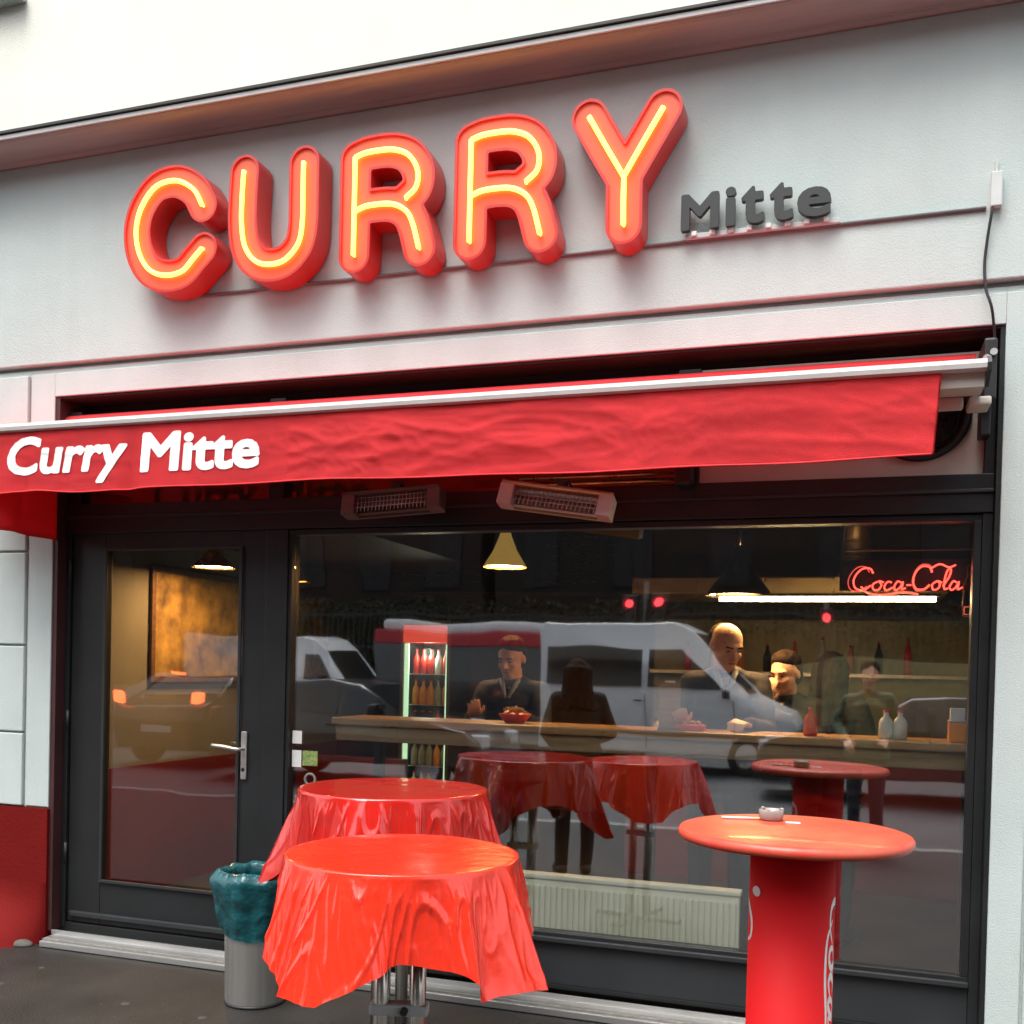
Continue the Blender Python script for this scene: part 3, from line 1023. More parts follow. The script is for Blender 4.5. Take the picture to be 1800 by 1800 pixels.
# red flap at the far end of the awning, hung square to the wall
q = MB()
rows = []
for i in range(21):
    t = i / 20
    row = [q.bm.verts.new((-4.262 + .02 * math.sin(t * 9) , -.43 + t * .43, z_)) for z_ in np.linspace(2.60, 2.262 + .004 * math.sin(t * 5), 9)]
    rows.append(row)
for a, b in zip(rows, rows[1:]):
    for j in range(8):
        f = q.bm.faces.new((a[j], a[j + 1], b[j + 1], b[j])); f.smooth = True
bmesh.ops.solidify(q.bm, geom=q.bm.faces[:], thickness=.003)
ab('side_flap', q, M['awning'], 'shaded red side flap')

# ================================================================== NEON SIGN
sg = empty('neon_sign', (-2.2, -.03, 3.55), 0, 'large red letters CURRY outlined by glowing yellow neon tubes', 'neon sign')
LET = {
 'C': [[(-3.212, 3.922), (-3.266, 4.008), (-3.371, 4.065), (-3.493, 4.051), (-3.58, 3.958), (-3.613, 3.843), (-3.593, 3.722), (-3.528, 3.627), (-3.43, 3.588), (-3.326, 3.599), (-3.258, 3.658), (-3.207, 3.704)]],
 'U': [[(-2.970, 4.063), (-2.977, 3.93), (-2.977, 3.801), (-2.955, 3.684), (-2.895, 3.607), (-2.812, 3.581), (-2.724, 3.596), (-2.653, 3.666), (-2.632, 3.762), (-2.631, 3.9), (-2.631, 4.062)]],
 'R': [[(-2.349, 3.578), (-2.349, 3.8), (-2.349, 4.045)], [(-2.349, 4.045), (-2.296, 4.059), (-2.22, 4.062), (-2.145, 4.055), (-2.07, 4.021), (-2.022, 3.947), (-2.025, 3.867), (-2.08, 3.818)],
       [(-2.340, 3.790), (-2.275, 3.806), (-2.154, 3.800), (-2.078, 3.760), (-2.04, 3.695), (-2.006, 3.576)]],
 'Y': [[(-1.192, 4.069), (-1.11, 3.925), (-1.028, 3.785)], [(-.858, 4.063), (-.943, 3.925), (-1.024, 3.79)], [(-1.026, 3.788), (-1.026, 3.68), (-1.024, 3.573)]],
}
LR = .083


def neon_letter(strokes, dx, lab):
    st = [[(p.x + dx, p.y) for p in smooth_path(s_, 6)] for s_ in strokes]
    o_out = stroke_outline(st, LR)
    o_in = stroke_outline(st, LR - .013)
    q_ = MB()
    wall_faces(q_.bm, o_out, -.172, -.040)
    cap_faces(q_.bm, o_out, -.040)
    band_face(q_.bm, o_out, o_in, -.172)
    wall_faces(q_.bm, o_in, -.172, -.160)
    q_.xf(Matrix.Translation((2.2, .03, -3.55)))
    L_ = part('letter', q_, M['letter_side'], sg, lab)
    q_ = MB()
    cap_faces(q_.bm, o_in, -.162)
    q_.xf(Matrix.Translation((2.2, .03, -3.55)))
    part('letter_face', q_, M['letter_face'], L_)
    for s_ in st:
        q_ = MB().tube([(x, -.178, z) for x, z in s_], .0115, 10)
        q_.tube([(s_[0][0], -.178, s_[0][1]), (s_[0][0], -.150, s_[0][1])], .006, 6).tube([(s_[-1][0], -.178, s_[-1][1]), (s_[-1][0], -.150, s_[-1][1])], .006, 6)
        q_.xf(Matrix.Translation((2.2, .03, -3.55)))
        part('neon_tube', q_, M['neon'], L_)
    for s_ in st:
        for p in (s_[len(s_) // 4], s_[3 * len(s_) // 4]):
            q_ = MB().tube([(p[0], -.041, p[1]), (p[0], -.027, p[1])], .012, 8)
            q_.xf(Matrix.Translation((2.2, .03, -3.55)))
            part('stand_off', q_, M['conduit'], L_)
    return L_


neon_letter(LET['C'], 0, 'red neon letter C')
neon_letter(LET['U'], 0, 'red neon letter U')
neon_letter(LET['R'], 0, 'first red neon letter R')
neon_letter(LET['R'], .597, 'second red neon letter R')
neon_letter(LET['Y'], 0, 'red neon letter Y')

# small dark lettering
ms = empty('small_wall_sign', (-.5, -.03, 3.54), 0, 'small dark grey wall letters Mitte right of the red Y', 'wall sign')
x = -.79
wid = {'M': .172, 'i': .052, 't': .088, 'e': .120}
for ch, x0, x1 in (('M', -.785, -.620), ('i', -.592, -.548), ('t', -.525, -.425), ('t', -.405, -.305), ('e', -.290, -.150)):
    gl = glyph_loops(ch, .030, 0, .015)
    A = np.concatenate([np.asarray(l_) for l_ in gl])
    lo, hi = A.min(0), A.max(0)
    ht = {'M': .158, 'i': .168, 't': .160, 'e': .125}[ch]
    gl = [[(x0 + .5 + (p_[0] - lo[0]) / (hi[0] - lo[0]) * (x1 - x0), .012 + (p_[1] - lo[1]) / (hi[1] - lo[1]) * ht) for p_ in l_] for l_ in gl]
    q = MB()
    cap_faces(q.bm, gl, -.062); cap_faces(q.bm, gl, -.032); wall_faces(q.bm, gl, -.062, -.032)
    for f in q.bm.faces: f.smooth = False
    part('letter', q, M['dark_letter'], ms)
part('mounting_rail', MB().box(-.27, .385, -.030, -.002, -.012, .010, .003), M['boxwhite'], ms)
for k in range(8):
    part('rail_clip', MB().box(-.24 + k * .08, -.218 + k * .08, -.044, -.0305, -.006, .014, .002), M['whiteprint'], ms)

tag(MB().tube([(-3.40, -.036, 3.522), (.455, -.036, 3.531)], .0075, 8).build('conduit', M['conduit']),
    'thin grey conduit running along the wall under the red letters', 'conduit')
jb = empty('junction_box', (.487, -.028, 3.60), 0, 'small white junction box on the wall at the conduit end', 'junction box')
part('housing', MB().box(-.018, .024, -.035, 0, -.075, .065, .004), M['boxwhite'], jb)
part('bracket', MB().box(-.002, .006, -.02, 0, .066, .12, .001), M['boxwhite'], jb)
tag(MB().tube(smooth_path([(.478, -.05, 3.54), (.474, -.055, 3.50), (.462, -.045, 3.40), (.455, -.040, 3.30), (.462, -.045, 3.20), (.485, -.05, 3.12), (.500, -.02, 3.04), (.512, .01, 2.93)], 6), .0058, 8).build('hanging_cable', M['black']),
    'black cable hanging from the white junction box to the shopfront corner', 'cable')

# ================================================================== HEATERS
def heater(name, c, ln, tilt, lab, rz=0, dark=False):
    h = empty(name, c, rz, lab, 'heater', 'infrared heaters under the awning')
    T = Matrix.Rotation(tilt, 4, 'Y') @ Matrix.Rotation(R(-14), 4, 'X') @ Matrix.Diagonal((1, .75, .78, 1))
    a = ln / 2
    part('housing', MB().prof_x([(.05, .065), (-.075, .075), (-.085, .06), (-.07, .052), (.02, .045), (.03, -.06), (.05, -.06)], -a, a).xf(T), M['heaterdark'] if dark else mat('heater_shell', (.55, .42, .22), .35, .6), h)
    for sx in (-1, 1):
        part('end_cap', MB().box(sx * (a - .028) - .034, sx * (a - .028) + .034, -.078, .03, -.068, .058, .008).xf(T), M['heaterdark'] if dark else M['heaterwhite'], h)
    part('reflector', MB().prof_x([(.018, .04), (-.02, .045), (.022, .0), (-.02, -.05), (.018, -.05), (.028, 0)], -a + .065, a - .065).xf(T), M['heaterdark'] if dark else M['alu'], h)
    part('heating_tube', MB().tube([(-a + .06, -.02, 0), (a - .06, -.02, 0)], .011, 10).xf(T), M['heatercore'], h)
    q_ = MB()
    n_ = 19
    for k in range(n_):
        x_ = -a + .075 + (2 * a - .15) * k / (n_ - 1)
        q_.tube([(x_, -.055, .045), (x_ + .008, -.07, 0), (x_, -.055, -.052)], .0022, 5)
    for z_ in (-.03, 0, .03):
        q_.tube([(-a + .06, -.068, z_), (a - .06, -.068, z_)], .0022, 5)
    part('guard_grille', q_.xf(T), M['heatermesh'], h)
    part('mount', MB().box(-.02, .02, 0, .05, .05, .14, .004).box(-.03, .03, .0, .22, .13, .15, .003).xf(T), M['black'], h)
    return h


heater('patio_heater', (-1.29, -.20, 2.352), .52, R(8.5), 'right pale heater with wire grille, tilted down to the right under the awning')
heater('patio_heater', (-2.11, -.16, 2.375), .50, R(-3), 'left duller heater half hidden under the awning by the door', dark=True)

# ================================================================== STICKERS on the window by the door
def sticker(x0, x1, z0, z1, m_, lab):
    return tag(MB().box(x0, x1, .0985, .0995, z0, z1).build('sticker', m_), lab, 'sticker')


sticker(-2.790, -2.735, 1.185, 1.252, M['paper'], 'upper small white paper sticker on the window edge by the door')
sticker(-2.790, -2.735, 1.062, 1.150, M['paper'], 'lower small white sticker directly left of the green and yellow one')
sticker(-2.728, -2.640, 1.072, 1.150, M['stickgreen'], 'small green and yellow sticker on the window by the door')
tag(MB().lathe([(.022, 0), (.022, .0012), (.036, .0012), (.036, 0)], 24).xf(Matrix.Translation((-2.682, .0997, 1.000)) @ Matrix.Rotation(R(90), 4, 'X')).build('sticker', M['conduit']),
    'pale ring shaped sticker below the green one, above the back table', 'sticker')

#PART2#
# ================================================================== TABLES OUTSIDE
def bistro_table(name, c, zt, r, lab):
    t = empty(name, c, 0, lab, 'table')
    part('tabletop', MB().lathe([(0, zt), (r - .012, zt), (r - .002, zt - .006), (r, zt - .014), (r - .004, zt - .026), (0, zt - .028)], 56), M['redplastic'], t)
    for dx in (-.055, .055):
        part('leg', MB().tube([(dx, 0, .03), (dx, 0, zt - .03)], .026, 16), M['chrome'], t)
    part('clamp', MB().box(-.09, .09, -.03, .03, zt * .52, zt * .52 + .035, .008), M['boxwhite'], t)
    part('clamp_screw', MB().tube([(.02, -.05, zt * .54), (.02, -.02, zt * .54)], .012, 10), M['black'], t)
    part('foot', MB().box(-.30, .30, -.035, .035, 0, .03, .01).box(-.035, .035, -.30, -.036, 0, .03, .01).box(-.035, .035, .036, .30, 0, .03, .01), M['frame2'], t)
    return t


T1 = (-1.299, -1.763, 0)
T2 = (-1.790, -.785, 0)
t = bistro_table('high_table', T1, 1.026, .345, 'front standing table on two chrome tubes under the bright red cloth')
t.rotation_euler.z = R(16)
t = bistro_table('high_table', T2, 1.096, .375, 'rear standing table under the deep red cloth')
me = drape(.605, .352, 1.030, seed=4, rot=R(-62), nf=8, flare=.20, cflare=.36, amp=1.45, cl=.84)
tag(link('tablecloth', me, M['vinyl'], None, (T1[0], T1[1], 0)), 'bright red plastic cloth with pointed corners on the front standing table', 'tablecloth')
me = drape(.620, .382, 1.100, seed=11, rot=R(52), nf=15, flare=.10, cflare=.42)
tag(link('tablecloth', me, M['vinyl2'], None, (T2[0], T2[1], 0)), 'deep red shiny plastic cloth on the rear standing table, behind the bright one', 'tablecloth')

# bare red table on a printed column
TR = (-.176, -1.173, 0)
tt = empty('high_table', TR, 0, 'bare round red table on a thick red column with white script print', 'table')
part('tabletop', MB().lathe([(0, 1.100), (.355, 1.100), (.366, 1.096), (.372, 1.086), (.372, 1.074), (.364, 1.064), (0, 1.062)], 72), M['tabletop'], tt)
part('column', MB().lathe([(.150, 0), (.150, .015), (.137, .03), (.135, 1.0615), (.11, 1.0617)], 64), M['column'], tt)
ctoc = math.atan2(CAM.y - TR[1], CAM.x - TR[0])


def column_script(ang, z0, length, height, lab):
    """script word printed lengthwise up the column round direction ang"""
    q_ = MB()
    rad = .1362
    for s_ in script_strokes():
        n_ = len(s_)
        for i in range(n_ - 1):
            (x0, y0), (x1, y1) = s_[i], s_[i + 1]
            d = Vector((x1 - x0, y1 - y0)); 
            if d.length < 1e-5: continue
            d.normalize()
            t_ = i / (n_ - 1)
            wv = .042 * (.45 + .9 * math.sin(PI * min(1, t_ * 1.02)))
            nn = Vector((-d.y, d.x)) * wv
            vs_ = []
            for (px, py) in ((x0 - nn.x - d.x * .01, y0 - nn.y), (x1 - nn.x + d.x * .01, y1 - nn.y), (x1 + nn.x, y1 + nn.y), (x0 + nn.x, y0 + nn.y)):
                zz = z0 - px / 3.6 * length
                a_ = ang + (py - .5) * height / rad
                vs_.append(q_.bm.verts.new((rad * math.cos(a_), rad * math.sin(a_), zz)))
            q_.bm.faces.new(vs_)
    part('script_print', q_, M['whiteprint'], tt, lab)


column_script(ctoc + R(82), .90, .84, .105, 'white script on the right side of the column')
column_script(ctoc - R(100), .90, .84, .165, 'white script on the left side of the column')
q = MB().ell((0, 0, 0), (.021, .0015, .017), 3)
a_ = ctoc - R(54)
q.xf(Matrix.Translation((.1355 * math.cos(a_), .1355 * math.sin(a_), .905)) @ Matrix.Rotation(a_ + R(90), 4, 'Z'))
part('sticker_remnant', q, M['paper'], tt)

ash = empty('ashtray', (-.262, -.985, 1.1002), 0, 'small thick glass ashtray on the bare red table', 'ashtray')
part('bowl', MB().lathe([(0, .0), (.036, 0), (.041, .006), (.043, .034), (.040, .038), (.034, .036), (.032, .010), (0, .008)], 40), M['clearglass'], ash)
for k in range(3):
    a_ = k * 2 * PI / 3 + .4
    q = MB().ell((.037 * math.cos(a_), .037 * math.sin(a_), .038), (.008, .006, .005), 2)
    part('rim_notch', q, M['clearglass'], ash)
part('ash', MB().ell((0, 0, .011), (.028, .028, .004), 2), M['stone'], ash)
ck = empty('cigarette', (-.365, -1.015, 1.1045), R(14), 'white cigarette lying on the bare red table beside the ashtray', 'cigarette')
part('paper_tube', MB().tube([(-.062, 0, 0), (.045, 0, 0)], .0045, 10), M['paper'], ck)
part('filter', MB().tube([(.0455, 0, 0), (.075, 0, 0)], .0046, 10), mat('cork_filter', (.75, .5, .3), .7), ck)
tag(MB().box(-.024, .024, -.014, .014, 0, .003, .001).build('sugar_packet', M['paper'], None, (-.186, -1.03, 1.1005), R(8)),
    'tiny white paper packet on the bare red table right of the ashtray', 'packet')

# ================================================================== LITTER BIN
bx, by = -2.655, -.42
bn = empty('litter_bin', (bx, by, 0), 0, 'small brushed steel litter bin standing beside the door', 'bin')
part('bin_body', MB().lathe([(0, .004), (.132, .004), (.137, .010), (.141, .02), (.150, .52), (.153, .527), (.150, .532), (.146, .52), (.136, .02), (0, .012)], 56), M['steel'], bn)
part('base_ring', MB().lathe([(.136, 0), (.142, 0), (.143, .012), (.138, .014)], 56), M['black'], bn)
q = MB()
n1, n2 = 96, 26
rows = []
for j in range(n2 + 1):
    t = j / n2
    # from inside the bin up over the rim and down outside
    if t < .25:
        s_ = t / .25
        r_, z_ = .136 + .012 * s_, .46 + .165 * s_
    else:
        s_ = (t - .25) / .75
        r_, z_ = .156 + .050 * max(0, 1 - s_ * 1.05) ** .8 * min(1, s_ * 6), .640 - .305 * s_
    row = []
    for k in range(n1):
        a_ = 2 * PI * k / n1
        w_ = noise.noise(Vector((math.cos(a_) * 2.3, math.sin(a_) * 2.3, z_ * 3)))
        w2 = noise.noise(Vector((math.cos(a_) * 7, math.sin(a_) * 7, z_ * 2 + 9)))
        vd = noise.voronoi(Vector((math.cos(a_) * 2.6, math.sin(a_) * 2.6, z_ * 9 + 3)))[0]
        w3 = (vd[1] - vd[0]) * 1.6 - .6
        rr = r_ + (.018 * w_ + .004 * w2 + .011 * w3) * (1 if t > .2 else .3) + (.022 * max(0, math.cos(a_ - PI * 1.15)) ** 3 * (1 - abs(s_ - .25) * 1.3) if t > .25 else 0)
        zz = z_ + (.007 * w2 + .014 * w_ if t > .12 else 0) + .02 * math.cos(a_ - 2.4) * (t > .85) 
        row.append(q.bm.verts.new((max(rr, .1535 if t > .3 else .12) * math.cos(a_), max(rr, .1535 if t > .3 else .12) * math.sin(a_), zz)))
    rows.append(row)
for a, b in zip(rows, rows[1:]):
    for k in range(n1):
        f = q.bm.faces.new((a[k], a[(k + 1) % n1], b[(k + 1) % n1], b[k])); f.smooth = True
tag(q.build('bin_bag', M['bag'], None, (bx, by, 0)), 'teal plastic bin bag folded over the rim of the steel bin', 'bin bag')

# ================================================================== INTERIOR SHELL
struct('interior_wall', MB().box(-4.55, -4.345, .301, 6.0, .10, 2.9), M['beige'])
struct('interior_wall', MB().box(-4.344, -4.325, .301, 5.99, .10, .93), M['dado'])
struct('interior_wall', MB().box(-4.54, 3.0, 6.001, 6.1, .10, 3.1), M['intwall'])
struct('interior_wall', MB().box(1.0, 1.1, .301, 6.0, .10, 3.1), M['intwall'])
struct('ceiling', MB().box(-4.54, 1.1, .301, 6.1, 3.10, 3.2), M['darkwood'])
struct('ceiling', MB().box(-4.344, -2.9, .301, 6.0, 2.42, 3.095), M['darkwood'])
q = MB()
for k in range(9):
    q.box(-2.88, .98, .5 + k * .62, .60 + k * .62, 3.02, 3.098, .004)
tag(q.build('ceiling', M['darkwood']), kind='structure')
struct('floor', MB().box(-4.2, 1.0, .17, .30, .095, .1005), M['intfloor'])

# beige bench front below the dado, and picture on the left wall
q = MB().box(-4.324, -3.30, 2.6, 2.7, .10, .88, .005)
tag(q.build('low_partition', M['dado']), 'low dark red partition seen through the door glass', 'partition')
tag(MB().box(-3.95, -3.45, 2.0, 2.45, .101, .62, .01).build('bench', M['wood']), 'brown wooden bench block behind the door glass', 'bench')
pic = empty('wall_picture', (-4.335, 2.1, 1.8), 0, 'yellow and brown picture on the beige wall behind the door glass', 'picture')
part('print', MB().box(0, .012, -1.15, 1.15, -.30, .38), M['muralyellow'], pic)
part('picture_frame', MB().box(0, .02, -1.19, -1.151, -.34, .42, .003).box(0, .02, 1.151, 1.19, -.34, .42, .003).box(0, .02, -1.15, 1.15, .381, .42, .003).box(0, .02, -1.15, 1.15, -.34, -.301, .003), M['darkwood'], pic)

# window bar
bar = empty('window_bar', (0, 0, 0), 0, 'long brown wooden eating bar just behind the shop window', 'counter')
part('bar_top', MB().box(-2.62, .62, .20, .56, 1.285, 1.325, .008), M['wood'], bar)
part('fascia', MB().box(-2.60, .60, .215, .24, 1.205, 1.2845, .004), mat('darker_bar_edge', (.30, .20, .10), .5, col2=(.20, .13, .06), vscale=5, stretch=(.4, 8, 8)), bar)
for x in (-2.45, -.95, .5):
    part('bar_leg', MB().box(x - .025, x + .025, .42, .47, .102, 1.284, .004), M['black'], bar)

# radiator
rad = empty('radiator', (-.98, .235, 0), 0, 'cream ribbed panel radiator low behind the shop window', 'radiator')
part('radiator_panel', MB().box(-.68, .50, -.012, .03, .245, .565, .008), M['radiator'], rad)
part('top_grille', MB().box(-.685, .505, -.018, .055, .5655, .590, .006), M['radiator'], rad)
rib = part('rib', MB().box(-.0085, .0085, -.0215, -.0125, .262, .535, .004), M['radiator'], rad)
rib.location.x = -.655
for k in range(1, 40):
    c = rib.copy(); COL.objects.link(c); c.location.x = -.655 + k * .0290
part('pipe', MB().tube([(.53, .02, .10), (.53, .02, .28), (.50, .02, .30)], .010, 8), M['radiator'], rad)

# things standing on the bar
br = empty('napkin_holder', (.435, .30, 1.3255), 0, 'orange napkin holder with a steel top at the right end of the window bar', 'napkin holder')
part('holder_body', MB().box(-.036, .036, -.035, .035, 0, .088, .004), M['orange'], br)
part('steel_top', MB().box(-.038, .038, -.037, .037, .0885, .096, .002), M['steel'], br)
part('napkins', MB().box(-.03, .03, -.02, .02, .0965, .150, .003), M['paper'], br)


def bottle(c, h, m_, lab, capm=None, grp=None):
    b_ = empty('bottle', c, 0, lab, 'bottle', grp)
    part('bottle_body', MB().lathe([(0, 0), (.028, 0), (.031, .004), (.031, h * .55), (.024, h * .68), (.011, h * .80), (.011, h * .93)], 20), m_, b_)
    part('cap', MB().lathe([(.012, h * .93), (.013, h), (0, h)], 14), capm or M['redplastic'], b_)
    return b_


for k, (x, m_, lb) in enumerate([(.14, 'boxwhite', 'left white shaker bottle on the bar right of the people'), (.20, 'heaterwhite', 'right pale shaker bottle on the bar right of the people'), (-.19, 'redplastic', 'red ketchup bottle on the bar in front of the dark haired person')]):
    bottle((x, .33, 1.3255), .13, M[m_], lb)
tray = empty('food_bowl', (-1.65, .36, 1.3255), 0, 'red bowl of fried food on the bar in front of the left man', 'bowl')
part('bowl_shell', MB().lathe([(0, .0), (.05, 0), (.085, .045), (.082, .048), (.05, .008), (0, .006)], 28), M['redplastic'], tray)
q = MB()
for k in range(16):
    a_, r_ = random.random() * 6.28, random.random() * .05
    q.box(-.03, .03, -.006, .006, -.006, .006, .002, 1, Matrix.Translation((r_ * math.cos(a_), r_ * math.sin(a_), .045 + random.random() * .03)) @ Matrix.Rotation(random.random() * 6, 4, 'Z') @ Matrix.Rotation(random.uniform(-.6, .6), 4, 'Y'))
part('food', q, M['food'], tray)
tray = empty('food_tray', (-.745, .33, 1.3255), 0, 'red paper tray of sausage pieces on the bar before the bald man', 'tray')
part('tray_shell', MB().box(-.07, .07, -.045, .045, 0, .03, .004), M['redplastic'], tray)
q = MB()
for k in range(7):
    q.ell((random.uniform(-.05, .05), random.uniform(-.03, .03), .036), (.016, .016, .012))
part('food', q, M['food'], tray)

mn = empty('menu_stand', (-.845, .30, 1.3255), R(12), 'narrow upright brown menu board standing on the bar left of the bald man', 'menu stand')
part('board', MB().box(-.050, .050, -.008, .008, .012, .225, .003), M['wood'], mn)
part('base_block', MB().box(-.055, .055, -.03, .03, 0, .0115, .002), M['darkwood'], mn)
part('clip', MB().box(-.025, .025, -.011, .011, .2255, .238, .002), M['steel'], mn)

# ---------------------------------------------------------------- lamps
def pendant(c, rr, hh, m_, top, lab, disc='lampdisc', grp='pendant lamps'):
    p_ = empty('pendant_lamp', c, 0, lab, 'lamp', grp)
    part('lamp_shade', MB().lathe([(rr, 0), (rr * .97, .012), (rr * .55, hh * .42), (rr * .28, hh * .78), (rr * .20, hh), (.008, hh + .01)], 36), m_, p_)
    part('light_disc', MB().lathe([(0, .010), (rr * .93, .010)], 32), M[disc], p_)
    part('cord', MB().tube([(0, 0, hh), (0, 0, top - c[2])], .004, 6), M['black'], p_)
    return p_


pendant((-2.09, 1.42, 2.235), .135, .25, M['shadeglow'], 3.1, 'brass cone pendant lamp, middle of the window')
pendant((-.600, .95, 2.022), .175, .26, M['void'], 3.1, 'dark cone pendant lamp before the long bright tube')
pendant((-3.92, 1.0, 2.205), .135, .16, M['brass'], 2.42, 'pendant lamp seen through the door glass')
pendant((-3.30, 1.0, 2.115), .05, .12, M['brass'], 2.42, 'small pendant lamp at the left window edge')

# hood with tube light and duct
hd = empty('extractor_hood', (-.80, 2.5, 2.15), 0, 'warm toned steel kitchen hood with a long bright tube light', 'hood')
part('hood_body', MB().box(-.70, 1.35, -.05, .75, 0, .115, .01), M['hood'], hd)
q = MB()
for k in range(5):
    q.box(-.68 + k * .44, -.668 + k * .44, -.056, -.0505, .005, .11)
part('hood_seam', q, M['brass'], hd)
part('duct', MB().tube([(.78, .35, .116), (.78, .35, .93)], .10, 24), M['hood'], hd)
q = MB()
for k in range(7):
    q.tube([(.78, .35, .16 + k * .11), (.78, .35, .172 + k * .11)], .106, 24)
part('duct_ring', q, M['hood'], hd)
tl = empty('tube_lamp', (-.16, .86, 1.998), 0, 'long bright fluorescent tube lamp above the people at the right', 'lamp')
part('lamp_tube', MB().tube([(-.53, 0, 0), (.53, 0, 0)], .012, 12), M['tubelight'], tl)
part('lamp_housing', MB().box(-.55, .55, -.02, .02, .014, .028, .004), M['frame2'], tl)
part('suspension_wire', MB().tube([(-.45, 0, .03), (-.45, 0, 1.10)], .002, 5), M['black'], tl)
part('suspension_wire', MB().tube([(.45, 0, .03), (.45, 0, 1.10)], .002, 5), M['black'], tl)

# red script neon in the window, right top, hung on a clear rack
nn = empty('script_neon_sign', (0.215, .62, 2.02), 0, 'small red script neon sign hanging inside the window, upper right', 'neon sign')
for s_ in script_strokes():
    part('neon_stroke', MB().tube([((x / 3.5 - .5) * .49, 0, y * .11) for x, y in s_], .0045, 6), M['redneon'], nn)
for s_ in script_strokes()[:1] + script_strokes()[6:7]:
    part('neon_outline', MB().tube([((x / 3.5 - .5) * .53 - .006, .012, y * .125 - .006) for x, y in s_], .003, 6), M['redneon_dim'], nn)
part('back_panel', MB().box(-.30, .30, .03, .034, .004, .155), M['void'], nn)
# bottle outline in neon
bo = [(.0, .14), (.012, .14), (.012, .09), (.028, .04), (.026, -.0), (.030, -.05), (.026, -.10), (-.026, -.10), (-.030, -.05), (-.026, 0), (-.028, .04), (-.012, .09), (-.012, .14), (0, .14)]
part('neon_bottle_outline', MB().tube([(.285 + x, -.004, z - .02) for x, z in bo], .0035, 6), mat('clear_neon_tube', (.5, .42, .38), .2), nn)
part('neon_bottle_outline', MB().tube([(.285 - .022, -.008, -.075), (.285 + .022, -.008, -.075), (.285 + .022, -.008, -.11), (.285 - .022, -.008, -.11), (.285 - .022, -.008, -.075)], .003, 6), M['redneon_dim'], nn)
rk = empty('hanging_rail', (.23, .60, 2.215), 0, 'thin grey rail hung above the red script neon', 'rail')
part('rail', MB().tube([(-.30, 0, 0), (.30, 0, 0)], .006, 8), M['conduit'], rk)
part('hanger', MB().tube([(-.30, 0, 0), (-.30, 0, .88)], .002, 5), M['conduit'], rk)
part('hanger', MB().tube([(.30, 0, 0), (.30, 0, .88)], .002, 5), M['conduit'], rk)

# menu board
mbd = empty('menu_board', (-2.85, 3.5, 2.51), 0, 'black chalk menu board high on the back wall', 'menu board')
part('board', MB().box(-1.0, .26, 0, .03, -.26, .26), M['board'], mbd)
part('board', MB().box(.29, 1.25, 0, .03, -.26, .26), M['board'], mbd)
part('board_frame', MB().box(-1.02, 1.27, .031, .05, -.29, .29), M['darkwood'], mbd)
rr_ = random.Random(3)
q = MB()
for cx, cw in ((-.9, 1.05), (.36, .80)):
    for r_i in range(6):
        z_ = .19 - r_i * .075
        x_ = cx
        while x_ < cx + cw * (.55 + .3 * rr_.random()):
            l_ = rr_.uniform(.03, .09)
            q.tube(smooth_path([(x_, -.003, z_), (x_ + l_ * .3, -.003, z_ + rr_.uniform(-.012, .014)), (x_ + l_ * .7, -.003, z_ + rr_.uniform(-.014, .012)), (x_ + l_, -.003, z_)], 3), .0025, 4)
            x_ += l_ + .018
tag(part('chalk_marks', q, M['chalk'], mbd), kind='stuff')

# service counter and shelving at the back
ct = empty('service_counter', (-.4, 2.9, .10), 0, 'tiled service counter at the back of the shop', 'counter')
part('counter_front', MB().box(-1.2, 1.35, 0, .06, 0, 1.0, .004), M['dado'], ct)
part('counter_top', MB().box(-1.25, 1.38, -.06, .62, 1.0005, 1.04, .006), M['hood'], ct)
part('splashback', MB().box(-1.2, 1.35, 1.0, 1.03, 1.05, 1.95), mat('olive_yellow_tiles', (.30, .27, .11), .35, var=.25, vscale=4), ct)
part('shelf', MB().box(-1.2, 1.35, .80, 1.0, 1.50, 1.53, .004), M['steel'], ct)
part('sneeze_guard', MB().box(-1.1, 1.3, .02, .03, 1.041, 1.36), glass('guard_glass', .04), ct)
rr_ = random.Random(9)
for k in range(7):
    pn = tag(MB().lathe([(0, 0), (.07, 0), (.075, .02), (.075, .10 + .03 * (k % 2)), (.068, .105)], 24).build('food_pan', M['steel'], None, (-1.4 + k * .27, 3.14, 1.141)),
             'steel food pan on the service counter at the back, ' + (ORD[k] if k < 6 else 'rightmost'), 'pan', 'steel pans on the service counter')
for k in range(9):
    bb = bottle((-1.3 + k * .21, 3.80, 1.6305), .22 + .03 * (k % 3), M[('redplastic', 'boxwhite', 'orange', 'darkgreen')[k % 4]], ('red', 'white', 'orange', 'dark green')[k % 4] + ' bottle on the shelf over the service counter, ' + ORD[k], grp='bottles on the kitchen shelf')

# fridge
fg = empty('drinks_fridge', (-3.30, 3.0, .10), 0, 'glass door drinks fridge with red lit header and rows of bottles', 'fridge')
part('fridge_case', MB().box(-.22, -.19, 0, .45, 0, 1.88, .003).box(.19, .22, 0, .45, 0, 1.88, .003).box(-.189, .189, .40, .45, 0, 1.88).box(-.189, .189, 0, .399, 0, .38).box(-.189, .189, 0, .399, 1.84, 1.88), M['fridge'], fg)
part('header', MB().box(-.188, .188, -.02, .10, 1.70, 1.839, .004), M['fridgesign'], fg)
part('side_light', MB().box(-.186, -.150, .01, .03, .39, 1.69), M['fridgelit'], fg)
part('side_light', MB().box(.176, .186, .01, .03, .39, 1.69), M['fridgelit'], fg)
for k in range(5):
    part('shelf', MB().box(-.148, .175, .04, .38, .44 + k * .25, .446 + k * .25), M['steel'], fg)
part('fridge_glass', MB().box(-.188, .188, -.012, -.006, .39, 1.69), glass('fridge_glass', .03), fg)
l_ = bpy.data.lights.new('fridge_light', 'POINT'); l_.energy = 3; l_.color = (.75, 1.0, .8); l_.shadow_soft_size = .05
